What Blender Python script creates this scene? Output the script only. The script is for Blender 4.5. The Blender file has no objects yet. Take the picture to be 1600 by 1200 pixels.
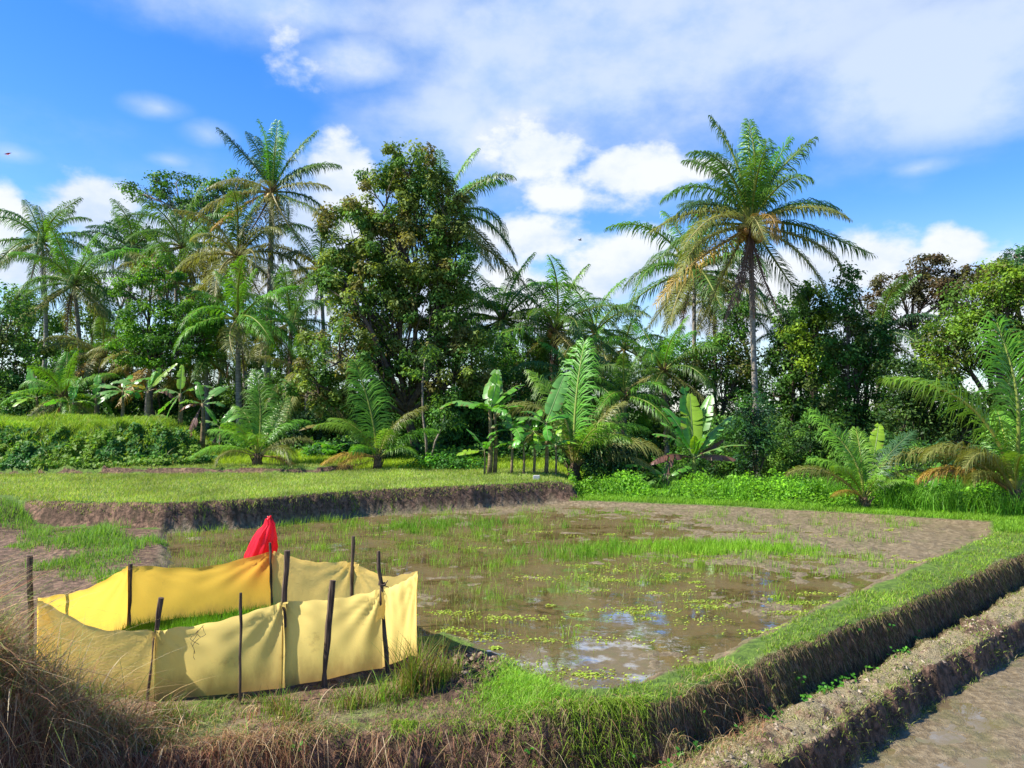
import bpy, math, random
import numpy as np
from mathutils import Vector, Matrix

sc = bpy.context.scene
R = math.radians
random.seed(7)
rng = np.random.default_rng(11)

# ------------------------------------------------------------------ camera
CAM_H = 2.6
FPX = 1200.0            # focal length in pixels of the 1600 px wide photo
HOR = 640.0             # horizon row
cam_d = bpy.data.cameras.new('camera')
cam = bpy.data.objects.new('camera', cam_d)
sc.collection.objects.link(cam)
cam_d.sensor_width = 36
cam_d.lens = 36 * FPX / 1600
cam_d.clip_end = 5000
cam.location = (0, 0, CAM_H)
cam.rotation_euler = (R(90) + math.atan((HOR - 600) / FPX), 0, 0)
sc.camera = cam

# ------------------------------------------------------------------ sun
SUN_EL = 46.0
SX, SY = -0.97, -0.16                      # horizontal direction towards the sun
hn = math.hypot(SX, SY)
sdir = Vector((SX / hn * math.cos(R(SUN_EL)), SY / hn * math.cos(R(SUN_EL)), math.sin(R(SUN_EL))))
sun_d = bpy.data.lights.new('sun', 'SUN')
sun_d.energy = 5.0
sun_d.angle = R(0.5)
sun_d.color = (1.0, 0.955, 0.87)
sun = bpy.data.objects.new('sun', sun_d)
sc.collection.objects.link(sun)
sun.rotation_euler = sdir.to_track_quat('Z', 'Y').to_euler()

# ------------------------------------------------------------------ sky
world = bpy.data.worlds.new('World')
sc.world = world
world.use_nodes = True
wn = world.node_tree
wn.nodes.clear()


class NT:
    """small helper for writing node trees"""
    def __init__(s, nt): s.nt = nt
    def n(s, typ, **kw):
        nd = s.nt.nodes.new(typ)
        for k, v in kw.items(): setattr(nd, k, v)
        return nd
    def link(s, a, b): s.nt.links.new(a, b)
    def put(s, sock, v):
        if isinstance(v, bpy.types.NodeSocket): s.nt.links.new(v, sock)
        else: sock.default_value = v
    def math(s, op, a, b=0.0, c=None, clamp=False):
        nd = s.n('ShaderNodeMath', operation=op, use_clamp=clamp)
        s.put(nd.inputs[0], a); s.put(nd.inputs[1], b)
        if c is not None: s.put(nd.inputs[2], c)
        return nd.outputs[0]
    def vmath(s, op, a, b):
        nd = s.n('ShaderNodeVectorMath', operation=op)
        s.put(nd.inputs[0], a); s.put(nd.inputs[1], b)
        return nd.outputs['Value'] if op in ('LENGTH', 'DOT_PRODUCT') else nd.outputs[0]
    def sep(s, v):
        nd = s.n('ShaderNodeSeparateXYZ'); s.put(nd.inputs[0], v); return nd.outputs
    def comb(s, x, y, z=0.0):
        nd = s.n('ShaderNodeCombineXYZ')
        for i, v in enumerate((x, y, z)): s.put(nd.inputs[i], v)
        return nd.outputs[0]
    def noise(s, vec, scale, detail=4, rough=0.5, col=False, dist=0.0):
        nd = s.n('ShaderNodeTexNoise')
        if vec is not None: s.put(nd.inputs['Vector'], vec)
        nd.inputs['Scale'].default_value = scale; nd.inputs['Detail'].default_value = detail
        nd.inputs['Roughness'].default_value = rough; nd.inputs['Distortion'].default_value = dist
        return nd.outputs['Color' if col else 'Fac']
    def ramp(s, v, lo, hi, a=0.0, b=1.0, smooth=True):
        nd = s.n('ShaderNodeMapRange', interpolation_type='SMOOTHSTEP' if smooth else 'LINEAR')
        for i, x in enumerate((v, lo, hi, a, b)): s.put(nd.inputs[i], x)
        return nd.outputs[0]
    def mix(s, f, a, b, blend='MIX'):
        nd = s.n('ShaderNodeMix', data_type='RGBA', blend_type=blend)
        s.put(nd.inputs[0], f)
        for i, v in ((6, a), (7, b)):
            if isinstance(v, tuple) and len(v) == 3: v = v + (1,)
            s.put(nd.inputs[i], v)
        return nd.outputs[2]
    def bump(s, h, strength=0.5, dist=0.02):
        nd = s.n('ShaderNodeBump')
        nd.inputs['Strength'].default_value = strength; nd.inputs['Distance'].default_value = dist
        s.put(nd.inputs['Height'], h); return nd.outputs[0]


w = NT(wn)
tc = w.n('ShaderNodeTexCoord').outputs['Generated']
sky = w.n('ShaderNodeTexSky', sky_type='NISHITA')
sky.sun_disc = False
sky.sun_elevation = R(SUN_EL)
sky.sun_rotation = math.atan2(SX, SY)
sky.altitude = 0
sky.air_density = 1.0
sky.dust_density = 0.3
sky.ozone_density = 2.0
hsv = w.n('ShaderNodeHueSaturation')
hsv.inputs['Saturation'].default_value = 1.42
hsv.inputs['Hue'].default_value = 0.512
w.link(sky.outputs[0], hsv.inputs['Color'])
bg_sky = w.n('ShaderNodeBackground'); w.link(hsv.outputs[0], bg_sky.inputs[0])
bg_sky.inputs[1].default_value = 0.118

x, y, z = w.sep(tc)[:]
az = w.math('ARCTAN2', x, y)
el = w.math('ARCSINE', z)
ae = w.comb(az, el)
nvec = w.comb(az, w.math('MULTIPLY', el, 1.5), 0.0)
nz = w.noise(nvec, 7.0, 8, 0.58)
nz2 = w.noise(w.vmath('ADD', nvec, (3.1, 5.2, 0)), 3.0, 6, 0.55)
nzs = w.noise(w.vmath('ADD', w.comb(az, w.math('MULTIPLY', el, 3.0)), (1.3, 9.2, 0)), 2.2, 5, 0.5)


def px_dir(px, py):
    c = math.atan((HOR - 600) / FPX)
    v = Vector(((px - 800) / FPX, math.cos(c) - (600 - py) / FPX * math.sin(c), math.sin(c) + (600 - py) / FPX * math.cos(c)))
    v.normalize()
    return math.atan2(v.x, v.y), math.asin(v.z)


def blobs(lst):
    out = None
    for px, py, rx, ry, k in lst:
        a, e = px_dir(px, py)
        d = w.vmath('SUBTRACT', ae, (a, e, 0))
        d = w.vmath('MULTIPLY', d, (FPX / rx, FPX / ry, 0))
        l = w.math('MULTIPLY_ADD', w.vmath('LENGTH', d, (0, 0, 0)), -k, k)
        out = l if out is None else w.math('MAXIMUM', out, l)
    return out


cumulus = blobs([(150, 325, 95, 62, 1), (215, 375, 150, 60, 1), (-5, 345, 50, 60, 1), (60, 420, 170, 60, 1),
                 (535, 275, 62, 62, 1), (500, 360, 110, 110, 1), (965, 270, 125, 55, .9), (850, 240, 150, 75, 0.75),
                 (900, 305, 140, 45, .6), (820, 375, 150, 52, .95), (960, 430, 160, 80, 1), (1320, 420, 150, 62, 1),
                 (1490, 392, 58, 42, 1), (1470, 480, 230, 90, 1), (1130, 470, 200, 90, 1), (700, 470, 400, 90, 0.8),
                 (1110, 262, 48, 22, 0.8), (478, 95, 60, 40, 0.42), (560, 92, 85, 34, 0.45), (450, 45, 60, 60, 0.35)])
wisps = blobs([(1050, 40, 680, 190, 1.3), (1500, 80, 420, 130, 1.2), (760, 190, 260, 120, 1.1), (430, 10, 300, 70, 0.9), (560, 90, 150, 60, .9),
               (880, 110, 360, 150, 1.3), (250, 168, 60, 22, 0.6), (325, 208, 55, 26, 0.65), (262, 250, 50, 16, 0.5),
               (25, 240, 50, 18, 0.5), (1440, 262, 60, 16, 0.45), (700, 300, 900, 60, 0.3)])
cd = w.ramp(w.math('MULTIPLY_ADD', w.math('SUBTRACT', nz, 0.5), 2.2, cumulus), 0.0, 0.52)
wd = w.ramp(w.math('ADD', w.math('MULTIPLY_ADD', w.math('SUBTRACT', nzs, 0.5), 1.3, wisps),
                   w.math('MULTIPLY', w.math('SUBTRACT', nz, 0.5), 0.7)), -0.1, 0.85, 0.0, 0.8)
band = w.ramp(el, 0.0, 0.26, 0.6, 0.0)
dens = w.math('MAXIMUM', w.math('MAXIMUM', cd, wd), band, clamp=True)
shade = w.ramp(w.math('ADD', w.math('MULTIPLY', nz, 0.7), w.math('MULTIPLY', nz2, 0.6)), 0.52, 0.74)
ccol = w.mix(shade, (0.58, 0.72, 0.98), (0.90, 0.94, 1.0))
wcol = w.mix(shade, (0.50, 0.68, 1.0), (0.76, 0.86, 1.0))
ccol = w.mix(cd, wcol, ccol)
bg_cl = w.n('ShaderNodeBackground'); w.link(ccol, bg_cl.inputs[0]); bg_cl.inputs[1].default_value = 0.53
mxs = w.n('ShaderNodeMixShader')
w.link(dens, mxs.inputs[0]); w.link(bg_sky.outputs[0], mxs.inputs[1]); w.link(bg_cl.outputs[0], mxs.inputs[2])
wo = w.n('ShaderNodeOutputWorld'); w.link(mxs.outputs[0], wo.inputs[0])

sc.view_settings.view_transform = 'Standard'
sc.view_settings.look = 'None'
sc.view_settings.exposure = 1.02
sc.view_settings.gamma = 1.0
sc.render.engine = 'CYCLES'
sc.cycles.max_bounces = 7
sc.cycles.diffuse_bounces = 3
sc.cycles.glossy_bounces = 2
sc.cycles.transmission_bounces = 4
sc.cycles.transparent_max_bounces = 6
sc.cycles.caustics_reflective = False
sc.cycles.caustics_refractive = False

# ------------------------------------------------------------------ mesh helpers
def link(o, parent=None):
    sc.collection.objects.link(o)
    if parent is not None: o.parent = parent
    return o


def mesh(name, V, F4=None, F3=None, mat=None, col=None, smooth=True):
    V = np.asarray(V, dtype=np.float32).reshape(-1, 3)
    me = bpy.data.meshes.new(name)
    me.vertices.add(len(V)); me.vertices.foreach_set('co', V.ravel())
    parts, starts, off = [], [], 0
    for F, k in ((F4, 4), (F3, 3)):
        if F is None or len(F) == 0: continue
        F = np.asarray(F, dtype=np.int32).reshape(-1, k)
        parts.append(F.ravel()); starts.append(off + np.arange(len(F), dtype=np.int32) * k); off += F.size
    loops = np.concatenate(parts); starts = np.concatenate(starts).astype(np.int32)
    me.loops.add(len(loops)); me.loops.foreach_set('vertex_index', loops)
    me.polygons.add(len(starts)); me.polygons.foreach_set('loop_start', starts)
    me.update(calc_edges=True)
    me.polygons.foreach_set('use_smooth', np.full(len(starts), smooth, dtype=bool))
    if col is not None:
        c = np.ones((len(V), 4), dtype=np.float32); c[:, :3] = np.asarray(col, dtype=np.float32).reshape(-1, 3)
        at = me.color_attributes.new('Col', 'FLOAT_COLOR', 'POINT'); at.data.foreach_set('color', c.ravel())
    if mat is not None: me.materials.append(mat)
    return me


def obj(name, me, parent=None, label=None, cat=None, group=None, kind=None):
    o = bpy.data.objects.new(name, me)
    link(o, parent)
    return tag(o, label, cat, group, kind)


def tag(o, label=None, cat=None, group=None, kind=None):
    if label: o['label'] = label
    if cat: o['category'] = cat
    if group: o['group'] = group
    if kind: o['kind'] = kind
    return o


def empty(name, loc, label, cat, group=None, rz=0.0):
    o = bpy.data.objects.new(name, None)
    o.empty_display_size = 0.2
    o.location = loc; o.rotation_euler = (0, 0, rz)
    link(o)
    return tag(o, label, cat, group)


class MB:
    """collects pieces (verts, quads, tris, colours) for one mesh"""
    def __init__(s): s.V, s.Q, s.T, s.C, s.n = [], [], [], [], 0
    def add(s, V, Q=None, T=None, C=(1, 1, 1)):
        V = np.asarray(V, dtype=np.float32).reshape(-1, 3)
        if Q is not None and len(Q): s.Q.append(np.asarray(Q).reshape(-1, 4) + s.n)
        if T is not None and len(T): s.T.append(np.asarray(T).reshape(-1, 3) + s.n)
        C = np.asarray(C, dtype=np.float32)
        s.C.append(np.broadcast_to(C, (len(V), 3)) if C.ndim == 1 else C)
        s.V.append(V); s.n += len(V)
    def mesh(s, name, mat, smooth=True):
        return mesh(name, np.concatenate(s.V), np.concatenate(s.Q) if s.Q else None,
                    np.concatenate(s.T) if s.T else None, mat, np.concatenate(s.C), smooth)
    def tube(s, pts, radii, sides=7, C=(1, 1, 1), cap=True):
        pts = np.asarray(pts, dtype=float); n = len(pts)
        radii = np.broadcast_to(np.asarray(radii, dtype=float), (n,))
        tg = np.gradient(pts, axis=0); tg /= np.linalg.norm(tg, axis=1)[:, None] + 1e-9
        ref = np.array([0, 0, 1.0]) if abs(tg[0, 2]) < 0.9 else np.array([1.0, 0, 0])
        a = np.cross(tg, ref); a /= np.linalg.norm(a, axis=1)[:, None] + 1e-9
        b = np.cross(tg, a)
        th = np.arange(sides) * 2 * math.pi / sides
        ring = (np.cos(th)[None, :, None] * a[:, None] + np.sin(th)[None, :, None] * b[:, None]) * radii[:, None, None] + pts[:, None]
        V = ring.reshape(-1, 3)
        i = np.arange(n - 1)[:, None] * sides; j = np.arange(sides)[None]; k = (j + 1) % sides
        Q = np.stack([i + j, i + k, i + sides + k, i + sides + j], -1).reshape(-1, 4)
        T = None
        if cap:
            V = np.concatenate([V, pts[:1], pts[-1:]])
            c0, c1 = n * sides, n * sides + 1; jj = np.arange(sides); kk = (jj + 1) % sides; o2 = (n - 1) * sides
            T = np.concatenate([np.stack([kk, jj, np.full(sides, c0)], -1), np.stack([o2 + jj, o2 + kk, np.full(sides, c1)], -1)])
        s.add(V, Q, T, C)
    def ball(s, c, r, C=(1, 1, 1), seg=10, rings=6, rot=None):
        th = np.linspace(0, math.pi, rings + 1)[:, None]; ph = (np.arange(seg) * 2 * math.pi / seg)[None]
        V = np.stack([np.sin(th) * np.cos(ph), np.sin(th) * np.sin(ph), np.cos(th) + 0 * ph], -1).reshape(-1, 3) * np.asarray(r)
        if rot is not None: V = V @ np.asarray(rot).T
        i = np.arange(rings)[:, None] * seg; j = np.arange(seg)[None]; k = (j + 1) % seg
        s.add(V + np.asarray(c), np.stack([i + j, i + seg + j, i + seg + k, i + k], -1).reshape(-1, 4), None, C)


# value noise (numpy)
_perm = np.random.default_rng(3).random((256, 256))
def vnoise(x, y):
    xi = np.floor(x).astype(int); yi = np.floor(y).astype(int); fx = x - xi; fy = y - yi
    fx = fx * fx * (3 - 2 * fx); fy = fy * fy * (3 - 2 * fy)
    g = lambda a, b: _perm[a & 255, b & 255]
    return (g(xi, yi) * (1 - fx) + g(xi + 1, yi) * fx) * (1 - fy) + (g(xi, yi + 1) * (1 - fx) + g(xi + 1, yi + 1) * fx) * fy
def fbm(x, y, f=1.0, o=4):
    s = 0; a = 1; t = 0
    for k in range(o):
        s = s + a * vnoise(x * f + 17.3 * k, y * f + 9.1 * k); t += a; a *= 0.5; f *= 2.03
    return s / t
def sstep(a, b, x):
    t = np.clip((x - a) / (b - a), 0, 1); return t * t * (3 - 2 * t)
def sd(x, y, poly):
    """signed distance, positive inside"""
    P = np.asarray(poly, dtype=float); d = np.full(np.shape(x), 1e9); ins = np.zeros(np.shape(x), dtype=bool)
    n = len(P)
    for i in range(n):
        ax, ay = P[i]; bx, by = P[(i + 1) % n]; ex, ey = bx - ax, by - ay
        t = np.clip(((x - ax) * ex + (y - ay) * ey) / (ex * ex + ey * ey + 1e-12), 0, 1)
        d = np.minimum(d, np.hypot(x - ax - t * ex, y - ay - t * ey))
        c = (ay > y) != (by > y)
        if ey != 0: ins ^= c & (x < ex * (y - ay) / ey + ax)
    return np.where(ins, d, -d)

# ------------------------------------------------------------------ ground plan (metres)
EDGE = [(-14, -3), (-6.5, 3.0), (-4.9, 4.7), (-3.8, 5.4), (-2.8, 5.9), (-1.7, 6.25), (-.6, 6.4), (.3, 6.45), (1.22, 6.59), (2.22, 7.37),
        (3.57, 8.67), (5.24, 10.07), (8.9, 13.4), (15, 18.8), (60, 58)]
FIELD = EDGE + [(900, 900), (-900, 900), (-900, -3)]
PAD = [(2.46, 21.0), (5, 20.1), (7.8, 18.8), (10.7, 17.2), (9.6, 15.4), (5.8, 11.6), (3.9, 9.7), (1.93, 7.68), (1.0, 6.98), (.45, 6.92), (.05, 7.4),
       (-.33, 8.5), (-.8, 8.9), (-1.2, 8.7), (-1.9, 9.5), (-3.1, 10.1), (-4.6, 9.4), (-5.4, 10.8), (-6.0, 13.0), (-7.5, 16.3), (-5.8, 17.3),
       (-3.8, 19.1), (-1.7, 20.0), (.87, 21.3)]
LMUD = [(-4.8, 8.9), (-4.9, 7.2), (-9, 8.5), (-16, 12), (-14, 16.5), (-9.8, 15.2), (-6.9, 12.8), (-5.6, 10.8)]
STRIP = [(-17, 18.5), (-12.2, 17.4), (-9.8, 16.3), (-7.6, 15.8), (-6.2, 13.2), (-5.9, 11.2), (-6.6, 11.4), (-8.3, 14.0), (-10.2, 15.6), (-17, 17)]
TER = [(-60, 19.5), (-15, 19.0), (-11.6, 17.6), (-10.2, 16.55), (-7.33, 16.15), (-5.6, 17.0), (-3.7, 18.75), (-1.6, 19.65), (.87, 20.95), (1.9, 21.3),
       (2.0, 23), (3, 30), (6, 60), (6, 500), (-300, 500)]
STEP2 = [(-60, 23.6), (-12, 23.7), (-6, 24.0), (-5, 26), (-3, 60), (-60, 60)]
MOUND = [(-80, 23.9), (-13, 24.0), (-11.2, 24.4), (-10.2, 25.6), (-10.6, 28), (-13, 33), (-80, 60)]
BUND = [(.0, 5.6), (.87, 6.26), (2.14, 7.15), (2.95, 7.93), (4.7, 9.45), (8.4, 12.75), (15.5, 18.6), (60, 56.5), (60, 54), (14, 15.9),
        (7.16, 10.7), (5.25, 9.13), (4.36, 8.37), (2.73, 6.8), (1.9, 6.1), (1.3, 5.5), (.4, 4.8), (-1, 4.3)]
SEED = [(-4.48, 9.0), (-3.06, 9.8), (-1.9, 9.2), (-.98, 8.0), (-1.33, 7.7), (-2.15, 7.3), (-3.2, 6.85), (-4.5, 7.2)]
PATHEDGE = [(-30, -20), (-30, .8), (-5, 2.0), (-2, 3.3), (1.2, 3.0), (8, 2.2), (30, 2), (30, -20)]

def ground_h(x, y):
    x = np.asarray(x, dtype=float); y = np.asarray(y, dtype=float)
    n1 = fbm(x, y, 0.9, 4) - 0.5; n2 = fbm(x + 40, y, 3.5, 4) - 0.5; n3 = fbm(x, y + 50, 13, 3) - 0.5
    wob = 0.10 * n1 + 0.14 * n2 + 0.035 * n3
    # low side
    low = -0.645 + 0.05 * n1 + 0.05 * n2 + 0.012 * n3
    left = sstep(1.2, -0.6, x)
    low = low * (1 - left) + left * (-0.95 + 0.25 * n1)
    dB = sd(x, y, BUND) + wob * 1.1
    bund = -0.31 + 0.06 * n1 + 0.10 * n2 + 0.045 * n3
    tb = sstep(-0.05, 0.09, dB)
    low = low * (1 - tb) + (bund + .05 * sstep(.1, .35, dB)) * tb
    dP = sd(x, y, PATHEDGE)
    low = low + (1.05 - low) * sstep(-0.3, 1.5, dP) * sstep(9, 6, y)
    # field level
    zf = sstep(.55, -.4, x) * sstep(9.2, 8.4, y) * sstep(-6, -5, x)
    fld = 0.12 - 0.14 * zf + (0.05 * n1 + 0.05 * n2) * (1 - .5 * zf) + 0.02 * n3
    lb = sstep(-2.7, -3.9, x) * sstep(6.7, 5.9, y)
    lb2 = sstep(-3.2, -4.5, x) * sstep(6.6, 5.7, y)
    fld = fld + 0.42 * lb + .62 * lb2
    bankm = np.exp(-(((x + .5) / .45) ** 2 + ((y - 7.6) / .6) ** 2)); fld = fld + 0.13 * bankm + 0.08 * bankm * n3 * 3
    wet = sstep(2.5, -1.0, x - 0.35 * (y - 9)) * 0.8
    bed = -0.022 + 0.060 * (n1 + 0.22) + 0.085 * n2 + 0.035 * n3 - 0.022 * wet
    bed = bed + 0.035 * sstep(2, 7, x) * sstep(11, 15, y) + 0.03 * sstep(17.5, 20, y) + 0.012 * sstep(1.5, 0.3, np.abs(sd(x, y, PAD))) * sstep(8, 11, y + x)
    hole = np.exp(-(((x - 1.3) / 1.2) ** 2 + ((y - 9.3) / 1.0) ** 2)) + np.exp(-(((x - 4.0) / 1.0) ** 2 + ((y - 11.2) / .45) ** 2))
    bed = bed - 0.05 * np.clip(hole, 0, 1)
    dPd = sd(x, y, PAD) + .06 * sstep(13, 8, y) + wob * 2.6
    tp = sstep(-0.02, 0.30, dPd)
    fld = fld * (1 - tp) + bed * tp
    dM = sd(x, y, LMUD) + wob * 2; tm = sstep(-0.1, 0.3, dM)
    fld = fld * (1 - tm) + (0.06 + 0.05 * n1 + 0.07 * n2 + .02 * n3) * tm
    dS = sd(x, y, SEED); ts = sstep(-0.1, 0.05, dS)
    fld = fld * (1 - ts) + (-0.01 + .10 * sstep(7.3, 8.3, y) + 0.02 * n2) * ts
    fld = fld + .5 * sstep(-9.8, -11.6, x) * sstep(14.6, 17.0, y)
    # terraces
    ter = 0.62 + 0.03 * n1
    d2 = sd(x, y, STEP2) + wob * 0.6; ter = ter + 0.17 * sstep(0, 0.1, d2)
    ter = ter + 0.30 * sstep(25, 36, y) + 0.25 * n1 * sstep(26, 32, y)
    dT = sd(x, y, TER) + wob * 0.45 + 0.10 * np.exp(-((y - 18) / 3.5) ** 2) * n2
    endr = sstep(1.2, 2.3, x) * sstep(20, 22, y)
    tt = sstep(-0.02, 0.26, dT)
    ter = ter * (1 - 0.8 * endr) + 0.2 * 0.8 * endr
    fld = fld * (1 - tt) + ter * tt
    rt = sstep(22, 27, y) * sstep(2, 6, x); fld = fld - 1.1 * rt
    dMo = sd(x, y, MOUND) + wob; fld = fld + (1.27 + 0.45 * n1 + .12 * n2) * sstep(-.3, 2.1, dMo + 1.2 * n2) * sstep(48, 38, y)
    dE = sd(x, y, FIELD) + wob * 0.8
    te = sstep(-0.16, 0.03, dE) * (1 - lb * 0) 
    fld = fld - 0.06 * sstep(0.12, -0.02, dE)
    h = low * (1 - te) + fld * te
    far = sstep(60, 200, np.hypot(x, y)); h = h * (1 - far) + 0.3 * far
    return h

def H1(x, y): return float(ground_h(np.array([x]), np.array([y]))[0])
_ct = math.atan((HOR - 600) / FPX)
def ray(px, py):
    """unit-depth direction of a photo pixel"""
    dx, dz = (px - 800) / FPX, (600 - py) / FPX
    v = np.array([dx, math.cos(_ct) - dz * math.sin(_ct), math.sin(_ct) + dz * math.cos(_ct)])
    return v / v[1]
def at(px, py, D):
    v = ray(px, py) * D; return np.array([v[0], v[1], v[2] + CAM_H])
def gp(px, D):
    """ground point seen in column px at distance D"""
    v = ray(px, 600); X = v[0] * D; return np.array([X, D, H1(X, D)])
def ghit(px, py, lo=4.0, hi=80.0):
    v = ray(px, py); t = np.geomspace(lo, hi, 3000); g = ground_h(v[0] * t, t); m = np.nonzero(v[2] * t + CAM_H <= g)[0]
    k = m[0] if len(m) else len(t) - 1
    return np.array([v[0] * t[k], t[k], g[k]])

# ------------------------------------------------------------------ materials
def newmat(name):
    m = bpy.data.materials.new(name); m.use_nodes = True; m.node_tree.nodes.clear()
    t = NT(m.node_tree); out = t.n('ShaderNodeOutputMaterial')
    return m, t, out
def principled(t, base, rough=0.8, spec=0.3, normal=None):
    p = t.n('ShaderNodeBsdfPrincipled')
    if isinstance(base, tuple) and len(base) == 3: base = base + (1,)
    t.put(p.inputs['Base Color'], base); t.put(p.inputs['Roughness'], rough); p.inputs['Specular IOR Level'].default_value = spec
    if normal is not None: t.link(normal, p.inputs['Normal'])
    return p
def plant_mat(name, transl=0.35, rough=0.5, spec=0.35, tint=(1.25, 1.15, 0.55), vary=0.12):
    m, t, out = newmat(name)
    at_ = t.n('ShaderNodeAttribute', attribute_name='Col').outputs['Color']
    oi = t.n('ShaderNodeObjectInfo').outputs['Random']
    g = t.n('ShaderNodeNewGeometry').outputs['Position']
    nzz = t.noise(g, 1.3, 3)
    h = t.n('ShaderNodeHueSaturation')
    t.put(h.inputs['Color'], at_)
    t.put(h.inputs['Value'], t.math('ADD', t.math('MULTIPLY_ADD', oi, vary * 2, 1 - vary), t.math('MULTIPLY_ADD', nzz, 0.5, -0.25)))
    t.put(h.inputs['Hue'], t.math('MULTIPLY_ADD', oi, 0.02, 0.49))
    c = h.outputs[0]
    p = principled(t, c, rough, spec)
    tr = t.n('ShaderNodeBsdfTranslucent'); t.put(tr.inputs[0], t.mix(1.0, c, tint, 'MULTIPLY'))
    mx = t.n('ShaderNodeMixShader'); mx.inputs[0].default_value = transl
    t.link(p.outputs[0], mx.inputs[1]); t.link(tr.outputs[0], mx.inputs[2]); t.link(mx.outputs[0], out.inputs[0])
    return m
M_GRASS = plant_mat('grass', 0.40, 0.55, 0.25)
M_DRY = plant_mat('dry_grass', 0.42, 0.7, 0.15, (1.1, 1.0, 0.8))
M_PALM = plant_mat('palm_leaf', 0.38, 0.42, 0.35)
M_LEAF = plant_mat('tree_leaf', 0.42, 0.5, 0.2)
M_BANANA = plant_mat('banana_leaf', 0.42, 0.35, 0.5)

def ground_material():
    m, t, out = newmat('earth')
    a = t.n('ShaderNodeAttribute', attribute_name='Col').outputs['Color']
    s = t.n('ShaderNodeSeparateColor'); t.link(a, s.inputs[0])
    green, wetm, pale = s.outputs[0], s.outputs[1], s.outputs[2]
    pos = t.n('ShaderNodeNewGeometry').outputs['Position']
    nA = t.noise(pos, 2.2, 8, 0.6); nB = t.noise(pos, 11, 8, 0.65); nC = t.noise(pos, 60, 4, 0.6)
    soil = t.mix(t.ramp(nB, 0.38, 0.66), (0.058, 0.034, 0.020), (0.27, 0.155, 0.098))
    nV = t.noise(t.vmath('MULTIPLY', pos, (1.0, 1.0, .25)), 7, 6, .65)
    soil = t.mix(t.ramp(nV, .48, .62, 0, .6), soil, (.055, .042, .018))
    soil = t.mix(t.ramp(nA, 0.42, 0.62, 0, 0.4), soil, (0.10, 0.062, 0.036))
    gr = t.mix(t.ramp(nB, 0.3, 0.7), (0.05, 0.09, 0.014), (0.125, 0.20, 0.025))
    mud = t.mix(t.ramp(nB, 0.35, 0.7), (0.135, 0.098, 0.050), (0.265, 0.205, 0.120))
    mud = t.mix(t.ramp(nA, 0.5, 0.66, 0, 0.5), mud, (0.11, 0.11, 0.035))
    pl = t.mix(t.ramp(nC, 0.35, 0.65), (0.14, 0.11, 0.05), (0.34, 0.28, 0.16))
    c = t.mix(t.ramp(t.math('ADD', green, t.math('MULTIPLY', t.math('SUBTRACT', nB, 0.5), 1.0)), 0.3, 0.7), soil, gr)
    c = t.mix(t.ramp(pale, 0.2, 0.8), c, pl)
    c = t.mix(wetm, c, mud)
    rough = t.math('MULTIPLY_ADD', wetm, -0.38, 0.92)
    hh = t.math('ADD', t.math('MULTIPLY', nB, 1.0), t.math('MULTIPLY', nC, 0.35))
    p = principled(t, c, rough, 0.3, t.bump(hh, 0.9, 0.05))
    t.link(p.outputs[0], out.inputs[0])
    return m
M_EARTH = ground_material()

def water_material(name, tintc, depthmix, bumps=0.09, scale=3.0, fmin=.08, fmax=.62, mudc=(0.17, 0.115, 0.045)):
    m, t, out = newmat(name)
    pos = t.n('ShaderNodeNewGeometry').outputs['Position']
    n1 = t.noise(pos, scale, 3, 0.5)
    nrm = t.bump(n1, bumps, 0.03)
    fr = t.n('ShaderNodeFresnel'); fr.inputs['IOR'].default_value = 1.30; t.link(nrm, fr.inputs['Normal'])
    gl = t.n('ShaderNodeBsdfGlossy'); gl.inputs['Roughness'].default_value = 0.03; gl.inputs['Color'].default_value = (1, 1, 1, 1); t.link(nrm, gl.inputs['Normal'])
    tr = t.n('ShaderNodeBsdfTransparent'); tr.inputs['Color'].default_value = tintc + (1,)
    pt = t.noise(pos, 1.1, 5, 0.6)
    p2 = t.noise(pos, 5.0, 6, 0.65)
    murk = t.mix(t.ramp(pt, 0.35, 0.65), mudc, (0.21, 0.165, 0.085))
    murk = t.mix(t.ramp(p2, 0.5, 0.68, 0, .6), murk, (0.16, 0.17, 0.06))
    film = t.ramp(t.math('MULTIPLY_ADD', pt, .7, t.math('MULTIPLY', p2, .5)), .50, .64, fmax, fmin)
    df = t.n('ShaderNodeBsdfDiffuse'); t.link(murk, df.inputs[0])
    m1 = t.n('ShaderNodeMixShader'); m1.inputs[0].default_value = depthmix
    t.link(tr.outputs[0], m1.inputs[1]); t.link(df.outputs[0], m1.inputs[2])
    m2 = t.n('ShaderNodeMixShader'); t.link(t.math('MULTIPLY', fr.outputs[0], film), m2.inputs[0]); t.link(m1.outputs[0], m2.inputs[1]); t.link(gl.outputs[0], m2.inputs[2])
    t.link(m2.outputs[0], out.inputs[0])
    return m

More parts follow.
